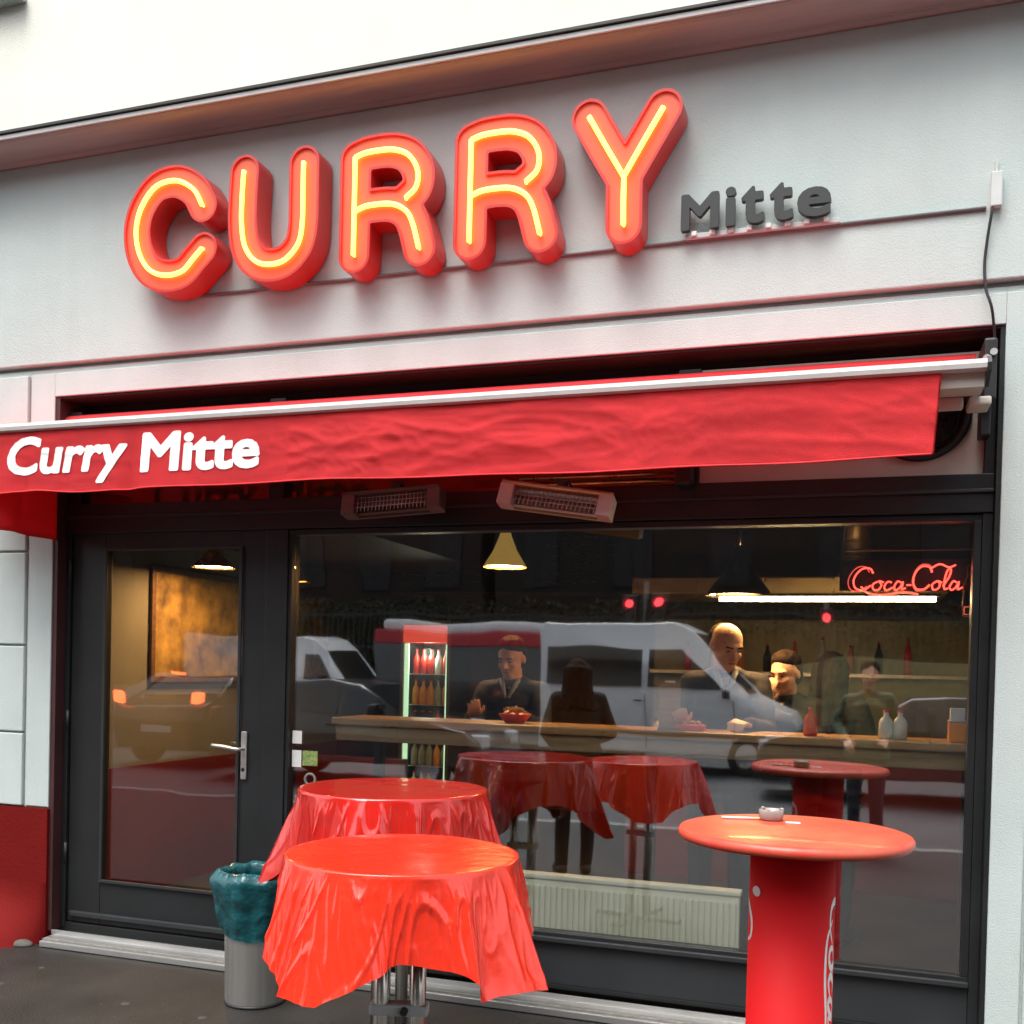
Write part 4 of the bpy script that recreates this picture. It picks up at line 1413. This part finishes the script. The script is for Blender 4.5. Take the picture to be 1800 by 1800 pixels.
o_ = bpy.data.objects.new('fridge_light', l_); COL.objects.link(o_); o_.parent = fg; o_.location = (0, .05, 1.62)
cols = [('boxwhite', 'white'), ('darkgreen', 'green'), ('orange', 'orange'), ('redplastic', 'red'), ('clearglass', 'clear')]
for r_i in range(5):
    for k in range(5):
        ci = (0, 4, 1, 2, 3)[r_i] if k != 3 else (r_i + 1) % 5
        m_, cn = cols[ci]
        bottle((-3.30 - .118 + k * .066, 3.10, .5465 + r_i * .25), .20, M[m_], f'{cn} drink bottle in the {("bottom", "second lowest", "middle", "second highest", "top")[r_i]} row of the drinks fridge, {ORD[k] if k < 4 else ORD[8]}', grp='bottles in the drinks fridge')


# ================================================================== PEOPLE
def hand_shape(q, w, d, side, grip=0.5, s=1.0, spread=(0, 0, 1)):
    """palm and five separate fingers; w wrist point, d direction, side = thumb side direction"""
    w, d, side = Vector(w), Vector(d).normalized(), Vector(side).normalized()
    nrm = d.cross(side).normalized()
    side = nrm.cross(d).normalized()
    L = .085 * s
    for k in range(5):
        q.cap(w + side * (-.030 + .015 * k) * s * .6, w + d * L + side * (-.030 + .015 * k) * s, .013 * s, .0125 * s)
    for k, ln in enumerate((.062, .078, .084, .074)):
        b = w + d * L + side * (-.031 + .0205 * k) * s
        a1 = grip * 1.0
        p1 = b + (d * math.cos(a1 * .5) + nrm * math.sin(a1 * .5)) * ln * .42 * s
        p2 = p1 + (d * math.cos(a1 * 1.2) + nrm * math.sin(a1 * 1.2)) * ln * .33 * s
        p3 = p2 + (d * math.cos(a1 * 1.8) + nrm * math.sin(a1 * 1.8)) * ln * .25 * s
        q.cap(b, p1, .0095 * s, .0088 * s); q.cap(p1, p2, .0088 * s, .0080 * s); q.cap(p2, p3, .0080 * s, .0070 * s)
    b = w + d * .022 * s + side * .034 * s
    p1 = b + (d * .7 + side * .6 + nrm * .3).normalized() * .036 * s
    p2 = p1 + (d * .9 + side * .15 + nrm * .45).normalized() * .030 * s
    q.cap(b, p1, .013 * s, .0105 * s); q.cap(p1, p2, .0105 * s, .0085 * s)


def person(lab, loc, facing, height=1.72, sit=0.0, head_turn=0.0, head_tilt=0.0, lean=0.0, hands=((.18, -.34, 1.18), (-.18, -.34, 1.18)),
           coat='navy', legs='jean', hair='hair', hairstyle='short', skin='skin', collar=None, coatlen=.82):
    """standing figure facing local -y; facing = rotation about z"""
    k = height / 1.75
    p = empty('person', loc, facing, lab, 'person')
    hipz = .93
    def sp(z, extra=0.0):        # spine leans forward (towards -y) above the hips
        return Vector((0, -max(0, z - hipz) * math.sin(lean) + extra, hipz + (z - hipz) * math.cos(lean) if z > hipz else z))
    neck = sp(1.46)
    hc = sp(1.597) + Vector((0, -.018, 0))
    HM = Matrix.Translation(hc) @ Matrix.Rotation(head_turn, 4, 'Z') @ Matrix.Rotation(head_tilt, 4, 'X')
    hp_ = lambda x, y, z: HM @ Vector((x, y, z))
    q = MB()
    E = lambda c, r, sub=3: q.ell(hp_(*c), r, sub, HM.to_3x3().to_4x4())
    E((0, .012, .030), (.077, .094, .084))
    E((0, -.022, -.03), (.063, .068, .078))
    E((0, -.052, -.084), (.040, .036, .028))
    E((0, -.030, -.062), (.058, .050, .040))
    E((0, -.070, .028), (.052, .022, .018))
    E((.036, -.062, -.022), (.024, .022, .022)); E((-.036, -.062, -.022), (.024, .022, .022))
    E((0, -.072, -.058), (.026, .018, .016))
    q.cap(hp_(0, -.088, .015), hp_(0, -.108, -.022), .0075, .0125)
    E((.011, -.096, -.026), (.008, .009, .007)); E((-.011, -.096, -.026), (.008, .009, .007))
    for s_ in (-1, 1):
        E((s_ * .077, .012, -.002), (.010, .020, .032))
    q.cap(hp_(0, .01, -.06), neck, .054, .060)
    # torso core, arms, legs inside the clothes
    q.cap(neck + Vector((0, 0, -.03)), sp(1.15), .075, .105); q.cap(sp(1.15), sp(.97), .10, .115)
    sh = [sp(1.40) + Vector((s_ * .165, 0, 0)) for s_ in (1, -1)]
    elb, wr = [], []
    for i, s_ in enumerate((1, -1)):
        h_ = Vector(hands[i])
        a = sh[i]
        dvec = h_ - a
        dl = min(dvec.length, .53)
        h_ = a + dvec.normalized() * dl
        mid = (a + h_) / 2
        off = math.sqrt(max(.0, .275 ** 2 - (dl / 2) ** 2))
        bend = Vector((s_ * .45, .25, -1.0))
        bend = (bend - dvec.normalized() * bend.dot(dvec.normalized())).normalized()
        e = mid + bend * off
        elb.append(e); wr.append(h_)
        q.cap(a, e, .045, .036); q.cap(e, h_, .036, .024)
        d_ = (h_ - e).normalized()
        hand_shape(q, h_ + d_ * .012, d_, Vector((-s_, 0, .3)), .75)
    for s_ in (-1, 1):
        q.cap((s_ * .09, 0, .90), (s_ * .10, -.015, .50), .075, .050); q.cap((s_ * .10, -.015, .50), (s_ * .10, .01, .09), .046, .034)
        q.cap((s_ * .10, .01, .07), (s_ * .11, -.14, .045), .036, .026)
    body = link('body', remeshed(q, .0075, 3), M[skin], p)
    # face details
    q = MB()
    for s_ in (-1, 1):
        q.ell(hp_(s_ * .031, -.0825, .008), (.0105, .005, .0052), 2)
    part('eyes', q, M['eyewhite'], p)
    q = MB()
    for s_ in (-1, 1):
        q.cap(hp_(s_ * .017, -.0915, .028), hp_(s_ * .046, -.080, .030), .0042, .0034)
    part('eyebrows', q, M[hair], p)
    q = MB()
    q.ell(hp_(0, -.0895, -.054), (.021, .006, .0055), 2, HM.to_3x3().to_4x4())
    part('lips', q, M['lip'], p)
    # hair
    q = MB()
    if hairstyle == 'short':
        for x_, y_, z_, r_ in ((0, .022, .066, .082), (.016, -.010, .088, .052), (-.018, -.004, .090, .050), (0, .035, .030, .084), (0, .045, -.010, .076), (.052, .024, .030, .034), (-.052, .024, .030, .034)):
            q.ell(hp_(x_, y_, z_), (r_, r_, r_ * .92), 3, HM.to_3x3().to_4x4())
    elif hairstyle == 'cropped':
        q.ell(hp_(0, .050, .025), (.0775, .066, .078), 3, HM.to_3x3().to_4x4())
    elif hairstyle == 'long':
        q.ell(hp_(0, .030, .045), (.088, .092, .092), 3, HM.to_3x3().to_4x4())
        for j in range(16):
            a_ = PI * (-.05 + 1.1 * j / 15)
            x_, y_ = .082 * math.cos(a_), .035 + .070 * math.sin(a_)
            x2, y2 = .125 * math.cos(a_) + random.uniform(-.012, .012), .060 + .085 * math.sin(a_)
            q.cap(hp_(x_, y_, .04), hp_(x_ * 1.12, y_ * 1.1, -.10), .034, .030)
            q.cap(hp_(x_ * 1.12, y_ * 1.1, -.10), hp_(x2, y2, -.27 + random.uniform(-.04, .03)), .030, .018)
    if hairstyle:
        hm = remeshed(q, .008, 1)
        for v_ in hm.vertices:
            c_ = v_.co
            n_ = noise.noise(Vector((c_.x * 70, c_.y * 70, c_.z * 12))) * .006 + noise.noise(c_ * 26) * .006
            d_ = (c_ - hc); d_.z *= .3
            v_.co = c_ + d_.normalized() * n_
        link('hair', hm, M[hair], p)
    # coat: torso, sleeves, skirt
    q = MB()
    q.cap(sp(1.395) + Vector((.14, .005, 0)), sp(1.395) + Vector((-.14, .005, 0)), .078, .078)
    q.cap(sp(1.43), sp(1.38), .075, .10)
    for z_ in np.linspace(1.33, 1.0, 6):
        q.ell(sp(z_), (.205 - .02 * math.sin((z_ - .95) * 6), .138, .09), 3)
    for z_ in np.linspace(.98, coatlen + .05, 4):
        q.ell((0, 0, z_), (.205, .150, .07), 3)
    for i in (0, 1):
        q.cap(sh[i], elb[i], .068, .056)
        q.cap(elb[i], wr[i] - (wr[i] - elb[i]).normalized() * .015, .056, .043)
    # open neck: thick collar roll
    for j in range(12):
        a_ = 2 * PI * j / 12
        q.ell(sp(1.465) + Vector((.068 * math.cos(a_), .062 * math.sin(a_) + .006, .012 * math.sin(a_))), (.026, .026, .028), 2)
    cm = remeshed(q, .012, 3)
    nv = len(cm.vertices)
    co_, no_ = np.empty(nv * 3), np.empty(nv * 3)
    cm.vertices.foreach_get('co', co_)
    cm.vertices.foreach_get('normal', no_)
    co_, no_ = co_.reshape(-1, 3), no_.reshape(-1, 3)
    amp = np.array([noise.noise(Vector(c_) * 11) * .007 + noise.noise(Vector((c_[0] * 24, c_[1] * 24, c_[2] * 9))) * .004 for c_ in co_])   # cloth creases
    cm.vertices.foreach_set('co', (co_ + no_ * amp[:, None]).ravel())
    link('coat', cm, M[coat], p)
    if collar:
        q = MB()
        for s_ in (-1, 1):
            q.cap(sp(1.46) + Vector((s_ * .050, -.065, .01)), sp(1.37) + Vector((s_ * .012, -.145, 0)), .016, .010)
        part('shirt_collar', q, M[collar], p)
    q = MB()
    for s_ in (-1, 1):
        q.cap((s_ * .09, .0, .90), (s_ * .10, -.015, .50), .098, .068); q.cap((s_ * .10, -.015, .50), (s_ * .10, .008, .085), .066, .052)
    q.ell((0, 0, .93), (.165, .12, .09), 3)
    link('trousers', remeshed(q, .013, 2), M[legs], p)
    for s_ in (-1, 1):
        q = MB()
        q.cap((s_ * .10, .035, .045), (s_ * .112, -.16, .032), .046, .034)
        q.ell((s_ * .107, -.07, .055), (.045, .09, .05), 2)
        for v in q.bm.verts: v.co.z = max(0, v.co.z)
        part('shoe', q, M['shoe'], p)
    p.scale = (k, k, k)
    return p


FL = .10
person('man in dark jacket eating from a red bowl at the bar, left of the others', (-1.93, 1.22, FL), R(4), 1.72, head_turn=R(-12), head_tilt=R(18), lean=R(10),
       hands=((.16, -.50, 1.26), (-.12, -.50, 1.26)), coat='navy', hair='hair', hairstyle='short', collar='greyshirt')
person('bald man in navy coat with open collar bending over his food at the bar', (-.67, 1.0, FL), R(8), 1.83, head_turn=R(28), head_tilt=R(24), lean=R(15),
       hands=((.10, -.52, 1.20), (-.22, -.52, 1.20)), coat='navy', hair='hair', hairstyle='cropped', skin='skin2', collar='greyshirt')
person('woman with warm lit face lifting food to her mouth at the bar', (-.34, 1.20, FL), R(-10), 1.66, head_turn=R(-18), head_tilt=R(14), lean=R(8),
       hands=((.15, -.42, 1.16), (-.09, -.26, 1.42)), coat='blackcloth', hair='hair', hairstyle='short', skin='skin2', collar=None)
person('long haired woman in dark green coat seen from behind, mirrored beside the left man', (-2.06, -2.95, 0), R(-25), 1.72, head_turn=R(10), head_tilt=R(6),
       hands=((.16, -.22, 1.05), (-.16, -.22, 1.03)), coat='darkgreen', legs='blackcloth', hair='hair', hairstyle='long', coatlen=.62)
person('person with long black hair and black coat, rightmost customer at the bar', (-.115, 1.42, FL), R(150), 1.66, head_turn=R(-10), head_tilt=R(5),
       hands=((.20, -.30, 1.12), (-.18, -.28, 1.10)), coat='blackcloth', hair='hairblack', hairstyle='long', coatlen=.7)
person('passer-by in an olive green jacket on the pavement, mirrored in the window', (.12, -5.2, 0), R(180), 1.76, head_turn=R(0),
       hands=((.18, -.20, 1.02), (-.16, -.20, 1.02)), coat='greencloth', hair='hair', hairstyle='short')

# ================================================================== STREET, seen mirrored in the glass
def wheel(v, x, y, r, side):
    w_ = MB().lathe([(r * .60, -.10), (r * .92, -.11), (r, -.08), (r, .08), (r * .92, .11), (r * .60, .10)], 32)
    w_.xf(Matrix.Translation((x, y, r)) @ Matrix.Rotation(R(90), 4, 'X'))
    o_ = part('wheel', w_, M['tyre'], v)
    rm = MB().lathe([(0, -.05), (r * .16, -.07), (r * .5, -.05), (r * .61, -.085), (r * .61, .085), (r * .5, .05), (r * .16, .07), (0, .05)], 24)
    for j in range(6):
        a_ = j * PI / 3
        rm.box(-.02, .02, r * .1, r * .56, -.085, .085, 0, 1, Matrix.Rotation(a_, 4, 'Z'))
    rm.xf(Matrix.Translation((x, y, r)) @ Matrix.Rotation(R(90), 4, 'X'))
    part('rim', rm, M['rim'], o_)


def vehicle(name, cat, lab, loc, rz, prof, w, beltz, roofz, inset, m_, wheels, wr_, wins, front=None, tail_lit=False, extra=None, grp='vehicles in the street'):
    """prof: closed outline (x,z) nose at +x. wins: list of side-window polygons. front: (x0,z0,x1,z1) windscreen line"""
    v = empty(name, loc, rz, lab, cat, grp)
    q = MB()
    hw = w / 2
    def yy(z, base):
        t_ = max(0, min(1, (z - beltz) / (roofz - beltz)))
        return base - inset * t_
    lay = [(-hw + .10, .06), (-hw, 0), (hw, 0), (hw - .10, .06)]
    cx_ = sum(p_[0] for p_ in prof) / len(prof)
    rings = []
    for yb, shr in lay:
        ring = []
        for x_, z_ in prof:
            s_ = 1 if yb > 0 else -1
            x2 = x_ - shr * .9 * (1 if x_ > cx_ else -1) if shr else x_
            z2 = z_ - shr * .35 if (shr and z_ > roofz * .6) else z_
            ring.append(q.bm.verts.new((x2, s_ * yy(z_, abs(yb)), z2)))
        rings.append(ring)
    n_ = len(prof)
    # side panels are the outer rings; skin runs between all rings
    order = [rings[1], rings[0]], [rings[2], rings[3]]
    for a, b in ((rings[1], rings[2]),):
        for i in range(n_):
            f = q.bm.faces.new((a[i], a[(i + 1) % n_], b[(i + 1) % n_], b[i]))
    q.bm.faces.new(rings[1]); q.bm.faces.new(rings[2][::-1])
    for vv in rings[0] + rings[3]: q.bm.verts.remove(vv)
    bmesh.ops.bevel(q.bm, geom=q.bm.edges[:], offset=.035, segments=3, profile=.6, affect='EDGES', clamp_overlap=True)
    for f in q.bm.faces: f.smooth = True
    body = part('body', q, m_, v)
    for poly in wins:
        for s_ in (-1, 1):
            q = MB()
            a = [q.bm.verts.new((x_, s_ * (yy(z_, hw) + .006), z_)) for x_, z_ in poly]
            b = [q.bm.verts.new((x_, s_ * (yy(z_, hw) - .02), z_)) for x_, z_ in poly]
            q.bm.faces.new(a); q.bm.faces.new(b[::-1])
            for i in range(len(poly)):
                q.bm.faces.new((a[i], b[i], b[(i + 1) % len(poly)], a[(i + 1) % len(poly)]))
            part('window', q, M['carglass'], v)
    for (x0, z0, x1, z1, nm) in front or []:
        q = MB()
        nx_v = Vector((z1 - z0, 0, -(x1 - x0))).normalized()
        if nx_v.z < 0: nx_v = -nx_v
        o2 = nx_v * .012
        y0, y1 = yy(z0, hw) - .10, yy(z1, hw) - .09
        vs_ = [(x0, -y0, z0), (x0, y0, z0), (x1, y1, z1), (x1, -y1, z1)]
        a = [q.bm.verts.new(Vector(c_) + o2) for c_ in vs_]
        b = [q.bm.verts.new(Vector(c_) - o2 * 2) for c_ in vs_]
        q.bm.faces.new(a); q.bm.faces.new(b[::-1])
        for i in range(4): q.bm.faces.new((a[i], b[i], b[(i + 1) % 4], a[(i + 1) % 4]))
        part(nm, q, M['carglass'], v)
    xf_, xb_ = max(p_[0] for p_ in prof), min(p_[0] for p_ in prof)
    for x_ in wheels:
        for s_ in (-1, 1): wheel(v, x_, s_ * (hw - .10), wr_, s_)
    for s_ in (-1, 1):
        part('headlight', MB().box(xf_ - .16, xf_ + .004, s_ * (hw - .28) - .15, s_ * (hw - .28) + .15, .62, .80, .03), M['headlamp'], v)
        part('tail_light', MB().box(xb_ - .006, xb_ + .10, s_ * (hw - .16) - .10, s_ * (hw - .16) + .10, .80 + .24 * tail_lit, 1.04 + .18 * tail_lit, .045), M['taillight'] if tail_lit else M['redplastic'], v)
        part('mirror', MB().box(-.06, .06, -.09, .09, -.07, .08, .025).xf(Matrix.Translation((xf_ - (1.55 if roofz < 1.8 else 1.25), s_ * (hw + .09), beltz + .08))), M['black'], v)
    part('bumper', MB().box(xf_ - .10, xf_ + .02, -hw + .12, hw - .12, .32, .54, .03), M['black'], v)
    part('bumper', MB().box(xb_ - .02, xb_ + .10, -hw + .12, hw - .12, .32, .56, .03), M['black'], v)
    part('licence_plate', MB().box(xb_ - .030, xb_ - .0205, -.26, .26, .60, .71, .003), M['plate'], v)
    if tail_lit:
        part('brake_light', MB().box(xb_ + .48, xb_ + .52, -.14, .14, 1.52, 1.56, .004), M['taillight'], v)
    for s__ in (-1, 1):
        part('side_trim', MB().box(xb_ + .5, xf_ - .5, s__ * (hw + .006) - .008, s__ * (hw + .006) + .008, .66, .74, .005), M['black'], v)
        for x_ in (extra or [])[:2]:
            part('door_handle', MB().box(x_ - .20, x_ - .06, s__ * (hw + .012) - .012, s__ * (hw + .012) + .012, beltz - .14, beltz - .11, .006), M['black'], v)
    # door seams
    q = MB()
    for x_ in (extra or []):
        for s_ in (-1, 1):
            q.box(x_ - .006, x_ + .006, s_ * (hw + .001) - .002, s_ * (hw + .001) + .002, .42, beltz)
    if extra: part('door_seam', q, M['black'], v)
    return v


van_p = [(-2.9, .38), (2.62, .36), (2.78, .48), (2.80, .85), (2.66, 1.10), (2.20, 1.24), (1.52, 2.12), (1.22, 2.40), (.9, 2.50), (-2.80, 2.50), (-2.9, 2.42)]
RZ = -.12
vehicle('white_van', 'van', 'white high roof delivery van mirrored at the left of the window', (-15.0, -20.4, RZ), 0, van_p, 2.0, 1.25, 2.5, .10, M['whitepaint'], (-1.8, 1.85), .34,
        [[(1.02, 1.32), (1.86, 1.26), (1.36, 2.0), (1.02, 2.02)]], [(2.18, 1.27, 1.54, 2.08, 'windscreen')], extra=(.95, 1.95, -.6))
bus_p = [(-1.9, .36), (2.45, .34), (2.62, .46), (2.66, .86), (2.50, 1.12), (1.75, 1.42), (.80, 2.40), (.45, 2.58), (-1.80, 2.60), (-1.9, 2.5)]
vehicle('minibus', 'minibus', 'large white minibus with dark side windows mirrored behind the bald man', (-3.45, -13.6, RZ), 0, bus_p, 2.0, 1.35, 2.6, .12, M['whitepaint'], (-1.25, 1.75), .35,
        [[(.12, 1.50), (1.36, 1.50), (.66, 2.14), (.12, 2.16)], [(-1.75, 1.50), (.0, 1.50), (.0, 2.16), (-1.75, 2.18)]],
        [(1.70, 1.46, .84, 2.36, 'windscreen')], extra=(.06, -1.3, 1.5))
tr_p = [(-3.4, .38), (2.4, .36), (2.55, .5), (2.58, .9), (2.42, 1.15), (1.95, 1.32), (1.30, 2.20), (1.0, 2.44), (-3.3, 2.50), (-3.4, 2.4)]
v = vehicle('banded_van', 'van', 'dark van with red roof band and white roof mirrored left of the white minibus', (-6.9, -17.0, RZ), 0, tr_p, 2.0, 1.3, 2.5, .10, M['darkpaint'], (-2.2, 1.6), .34,
            [[(.7, 1.4), (1.70, 1.36), (1.10, 2.10), (.7, 2.12)], [(-3.2, 1.4), (.6, 1.4), (.6, 2.12), (-3.2, 2.12)]], [(1.92, 1.36, 1.34, 2.14, 'windscreen')], extra=(.65, 1.7))
part('roof_band', MB().box(-3.38, 1.0, -.945, .945, 2.22, 2.508, .03), M['redpaint'], v)
part('roof_cover', MB().box(-3.2, .95, -.85, .85, 2.51, 2.74, .08), M['whitepaint'], v)
car_p = [(-2.15, .36), (2.0, .34), (2.14, .48), (2.12, .70), (1.95, .84), (.98, .98), (.22, 1.44), (-.25, 1.50), (-1.05, 1.47), (-1.62, 1.12), (-2.10, 1.02), (-2.18, .80)]
cw = [[(.02, 1.02), (.86, 1.00), (.18, 1.37), (.02, 1.39)], [(-1.30, 1.06), (-.08, 1.02), (-.08, 1.41), (-1.0, 1.40)]]
cf = [(.94, 1.02, .26, 1.41, 'windscreen'), (-1.58, 1.16, -1.10, 1.44, 'rear_window')]
vehicle('parked_car', 'car', 'dark grey car mirrored in the window between the white van and the left man', (-6.9, -9.0, RZ), R(0), car_p, 1.8, 1.0, 1.5, .22, M['darkpaint'], (-1.35, 1.35), .32, cw, cf, extra=(.9, -.03, -1.1))
vehicle('parked_car', 'car', 'dark car mirrored under the white van at the left window edge', (-12.3, -13.2, RZ), R(0), car_p, 1.8, 1.0, 1.5, .22, M['silverpaint'], (-1.35, 1.35), .32, cw, cf, extra=(.9, -.03, -1.1))
vehicle('parked_car', 'car', 'car with glowing red tail lights mirrored in the door glass', (-10.6, -11.1, RZ), R(-90), car_p, 1.8, 1.0, 1.5, .22, M['darkpaint'], (-1.35, 1.35), .32, cw, cf, tail_lit=True, extra=(.9, -.03, -1.1))
vehicle('parked_car', 'car', 'black car mirrored right of the green jacket', (.9, -10.6, RZ), R(180), car_p, 1.85, 1.0, 1.5, .22, M['darkpaint'], (-1.35, 1.35), .32, cw, cf, extra=(.9, -.03, -1.1))
vehicle('parked_car', 'car', 'dark blue car mirrored at the right window edge', (4.3, -8.0, RZ), R(180), car_p, 1.85, 1.0, 1.5, .22, M['bluepaint'], (-1.35, 1.35), .32, cw, cf, extra=(.9, -.03, -1.1))


def traffic_light(c, lab, n_heads):
    t_ = empty('traffic_light', c, 0, lab, 'traffic light', 'traffic lights across the road')
    part('pole', MB().tube([(0, 0, 0), (0, 0, 3.5)], .055, 12), M['iron'], t_)
    for k in range(n_heads):
        dx = (-.28, .28)[k] if n_heads == 2 else 0
        part('signal_head', MB().box(dx - .14, dx + .14, -.12, .10 - .0, 2.45, 3.30, .03), M['black'], t_)
        for j, z_ in enumerate((3.13, 2.87, 2.61)):
            part('signal_lamp', MB().lathe([(0, .0), (.085, .0)], 20).xf(Matrix.Translation((dx, .106, z_)) @ Matrix.Rotation(R(-90), 4, 'X')), M['signalred'] if j == 0 else M['signaloff'], t_)
            part('visor', MB().lathe([(.10, 0), (.105, .12)], 20).xf(Matrix.Translation((dx, .101, z_)) @ Matrix.Rotation(R(-90), 4, 'X')), M['black'], t_)
    return t_


traffic_light((-4.0, -15.4, RZ), 'double headed traffic light showing red, mirrored over the white minibus', 2)
traffic_light((-.58, -15.4, RZ - .30), 'single red traffic light mirrored above the dark haired person', 1)

# far side: stone wall, railing, trees, houses
tag(MB().box(-1.6, 14, -24.6, -24.2, 0, 2.05, .03).build('garden_wall', M['sandstone']), 'yellowish stone wall across the road', 'wall')
tag(MB().box(-34, -1.7, -24.6, -24.2, 0, .7, .03).build('garden_wall', M['stone']), 'low grey wall carrying the left stretch of railing across the road', 'wall')
rl = empty('iron_railing', (0, -24.4, 0), 0, 'dark green iron railing across the road, mirrored above the cars', 'railing')
part('top_rail', MB().box(-34, 14, -.02, .02, 3.2, 3.26), M['iron'], rl)
part('bottom_rail', MB().box(-34, 14, -.02, .02, 2.15, 2.2), M['iron'], rl)
b0 = part('railing_bar', MB().box(-.018, .018, -.018, .018, .7, 3.4), M['iron'], rl)
b0.location.x = -25
for k in range(1, 180):
    c = b0.copy(); COL.objects.link(c); c.location.x = -25 + k * .2


rnd = random.Random(5)
vs_, fs_ = [], []
for j in range(26000):
    x_ = rnd.uniform(-34, 14)
    top = 3.75 + .28 * noise.noise(Vector((x_ * .9, 0, 0))) + .12 * noise.noise(Vector((x_ * 4, 3, 0)))
    z_ = rnd.uniform(.2, top)
    dep = .34 + .22 * noise.noise(Vector((x_ * 1.4, z_ * 1.4, 7)))
    p_ = Vector((x_, -25.4 + rnd.uniform(-.1, 1) * dep, z_))
    u_ = Vector((rnd.gauss(0, 1), rnd.gauss(0, 1), rnd.gauss(0, 1))).normalized() * .075
    w_ = u_.cross(Vector((rnd.gauss(0, 1), rnd.gauss(0, 1), rnd.gauss(0, 1)))).normalized() * .05
    b_ = len(vs_)
    vs_ += [p_ - u_, p_ + w_, p_ + u_, p_ - w_]
    fs_.append((b_, b_ + 1, b_ + 2, b_ + 3))
me_ = bpy.data.meshes.new('hedge_leaves')
me_.from_pydata([tuple(v_) for v_ in vs_], [], fs_)
hg = empty('hedge', (0, 0, 0), 0, 'long tall dark green hedge behind the railing across the road', 'hedge')
tag(link('hedge_leaves', me_, M['leaf'], hg), kind='stuff')
q = MB()
for j in range(60):
    x_ = -33.6 + j * .8
    q.tube([(x_, -25.35, 0), (x_ + rnd.uniform(-.1, .1), -25.3, 1.8), (x_ + rnd.uniform(-.3, .3), -25.35, 3.3)], .03, 6)
tag(part('hedge_stems', q, M['bark'], hg), kind='stuff')
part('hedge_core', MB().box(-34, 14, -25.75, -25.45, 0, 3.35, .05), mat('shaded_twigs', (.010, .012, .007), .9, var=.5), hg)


def far_house(x0, x1, h, m_, lab):
    hs_ = empty('far_building', (x0, -27.5, 0), 0, lab, 'building', 'buildings across the road')
    wd = x1 - x0
    part('wall', MB().box(0, wd, -6, 0, 0, h), m_, hs_)
    part('roof', MB().prof_x([(.4, h + .001), (-3, h + 2.2), (-6.4, h + .001)], -.2, wd + .2), M['frame2'], hs_)
    nx__ = int(wd // 2.6)
    w0 = None
    for i in range(nx__):
        for j in range(int(h // 3.2)):
            if w0 is None:
                w0 = part('window', MB().box(-.55, .55, -.02, .03, 0, 1.7), M['facwin'], hs_)
                fr_ = part('window_frame', MB().box(-.62, -.551, -.02, .06, -.06, 1.76).box(.551, .62, -.02, .06, -.06, 1.76).box(-.55, .55, -.02, .06, -.06, -.001).box(-.55, .55, -.02, .06, 1.701, 1.76).box(-.03, .03, .031, .05, 0, 1.7), M['facwin'], w0)
                w0.location = ((i + .5) * wd / nx__, 0, 1.2 + j * 3.2)
            else:
                c_ = copy_tree(w0, hs_)
                c_.location = ((i + .5) * wd / nx__, 0, 1.2 + j * 3.2)
    return hs_


far_house(-36, -12, 16, M['facing'], 'long house with darkened brown facade far across the road, left')  # all three facades darkened in colour to keep the mirrored upper window dark
far_house(-11.5, 4, 15, mat('darkened_middle_facade', (.015, .012, .009), .9, var=.2, vscale=1), 'house with darkened facade far across the road, middle')
far_house(4.5, 24, 16, mat('darkened_right_facade', (.018, .013, .008), .9, var=.2, vscale=1), 'house with darkened facade far across the road, right')
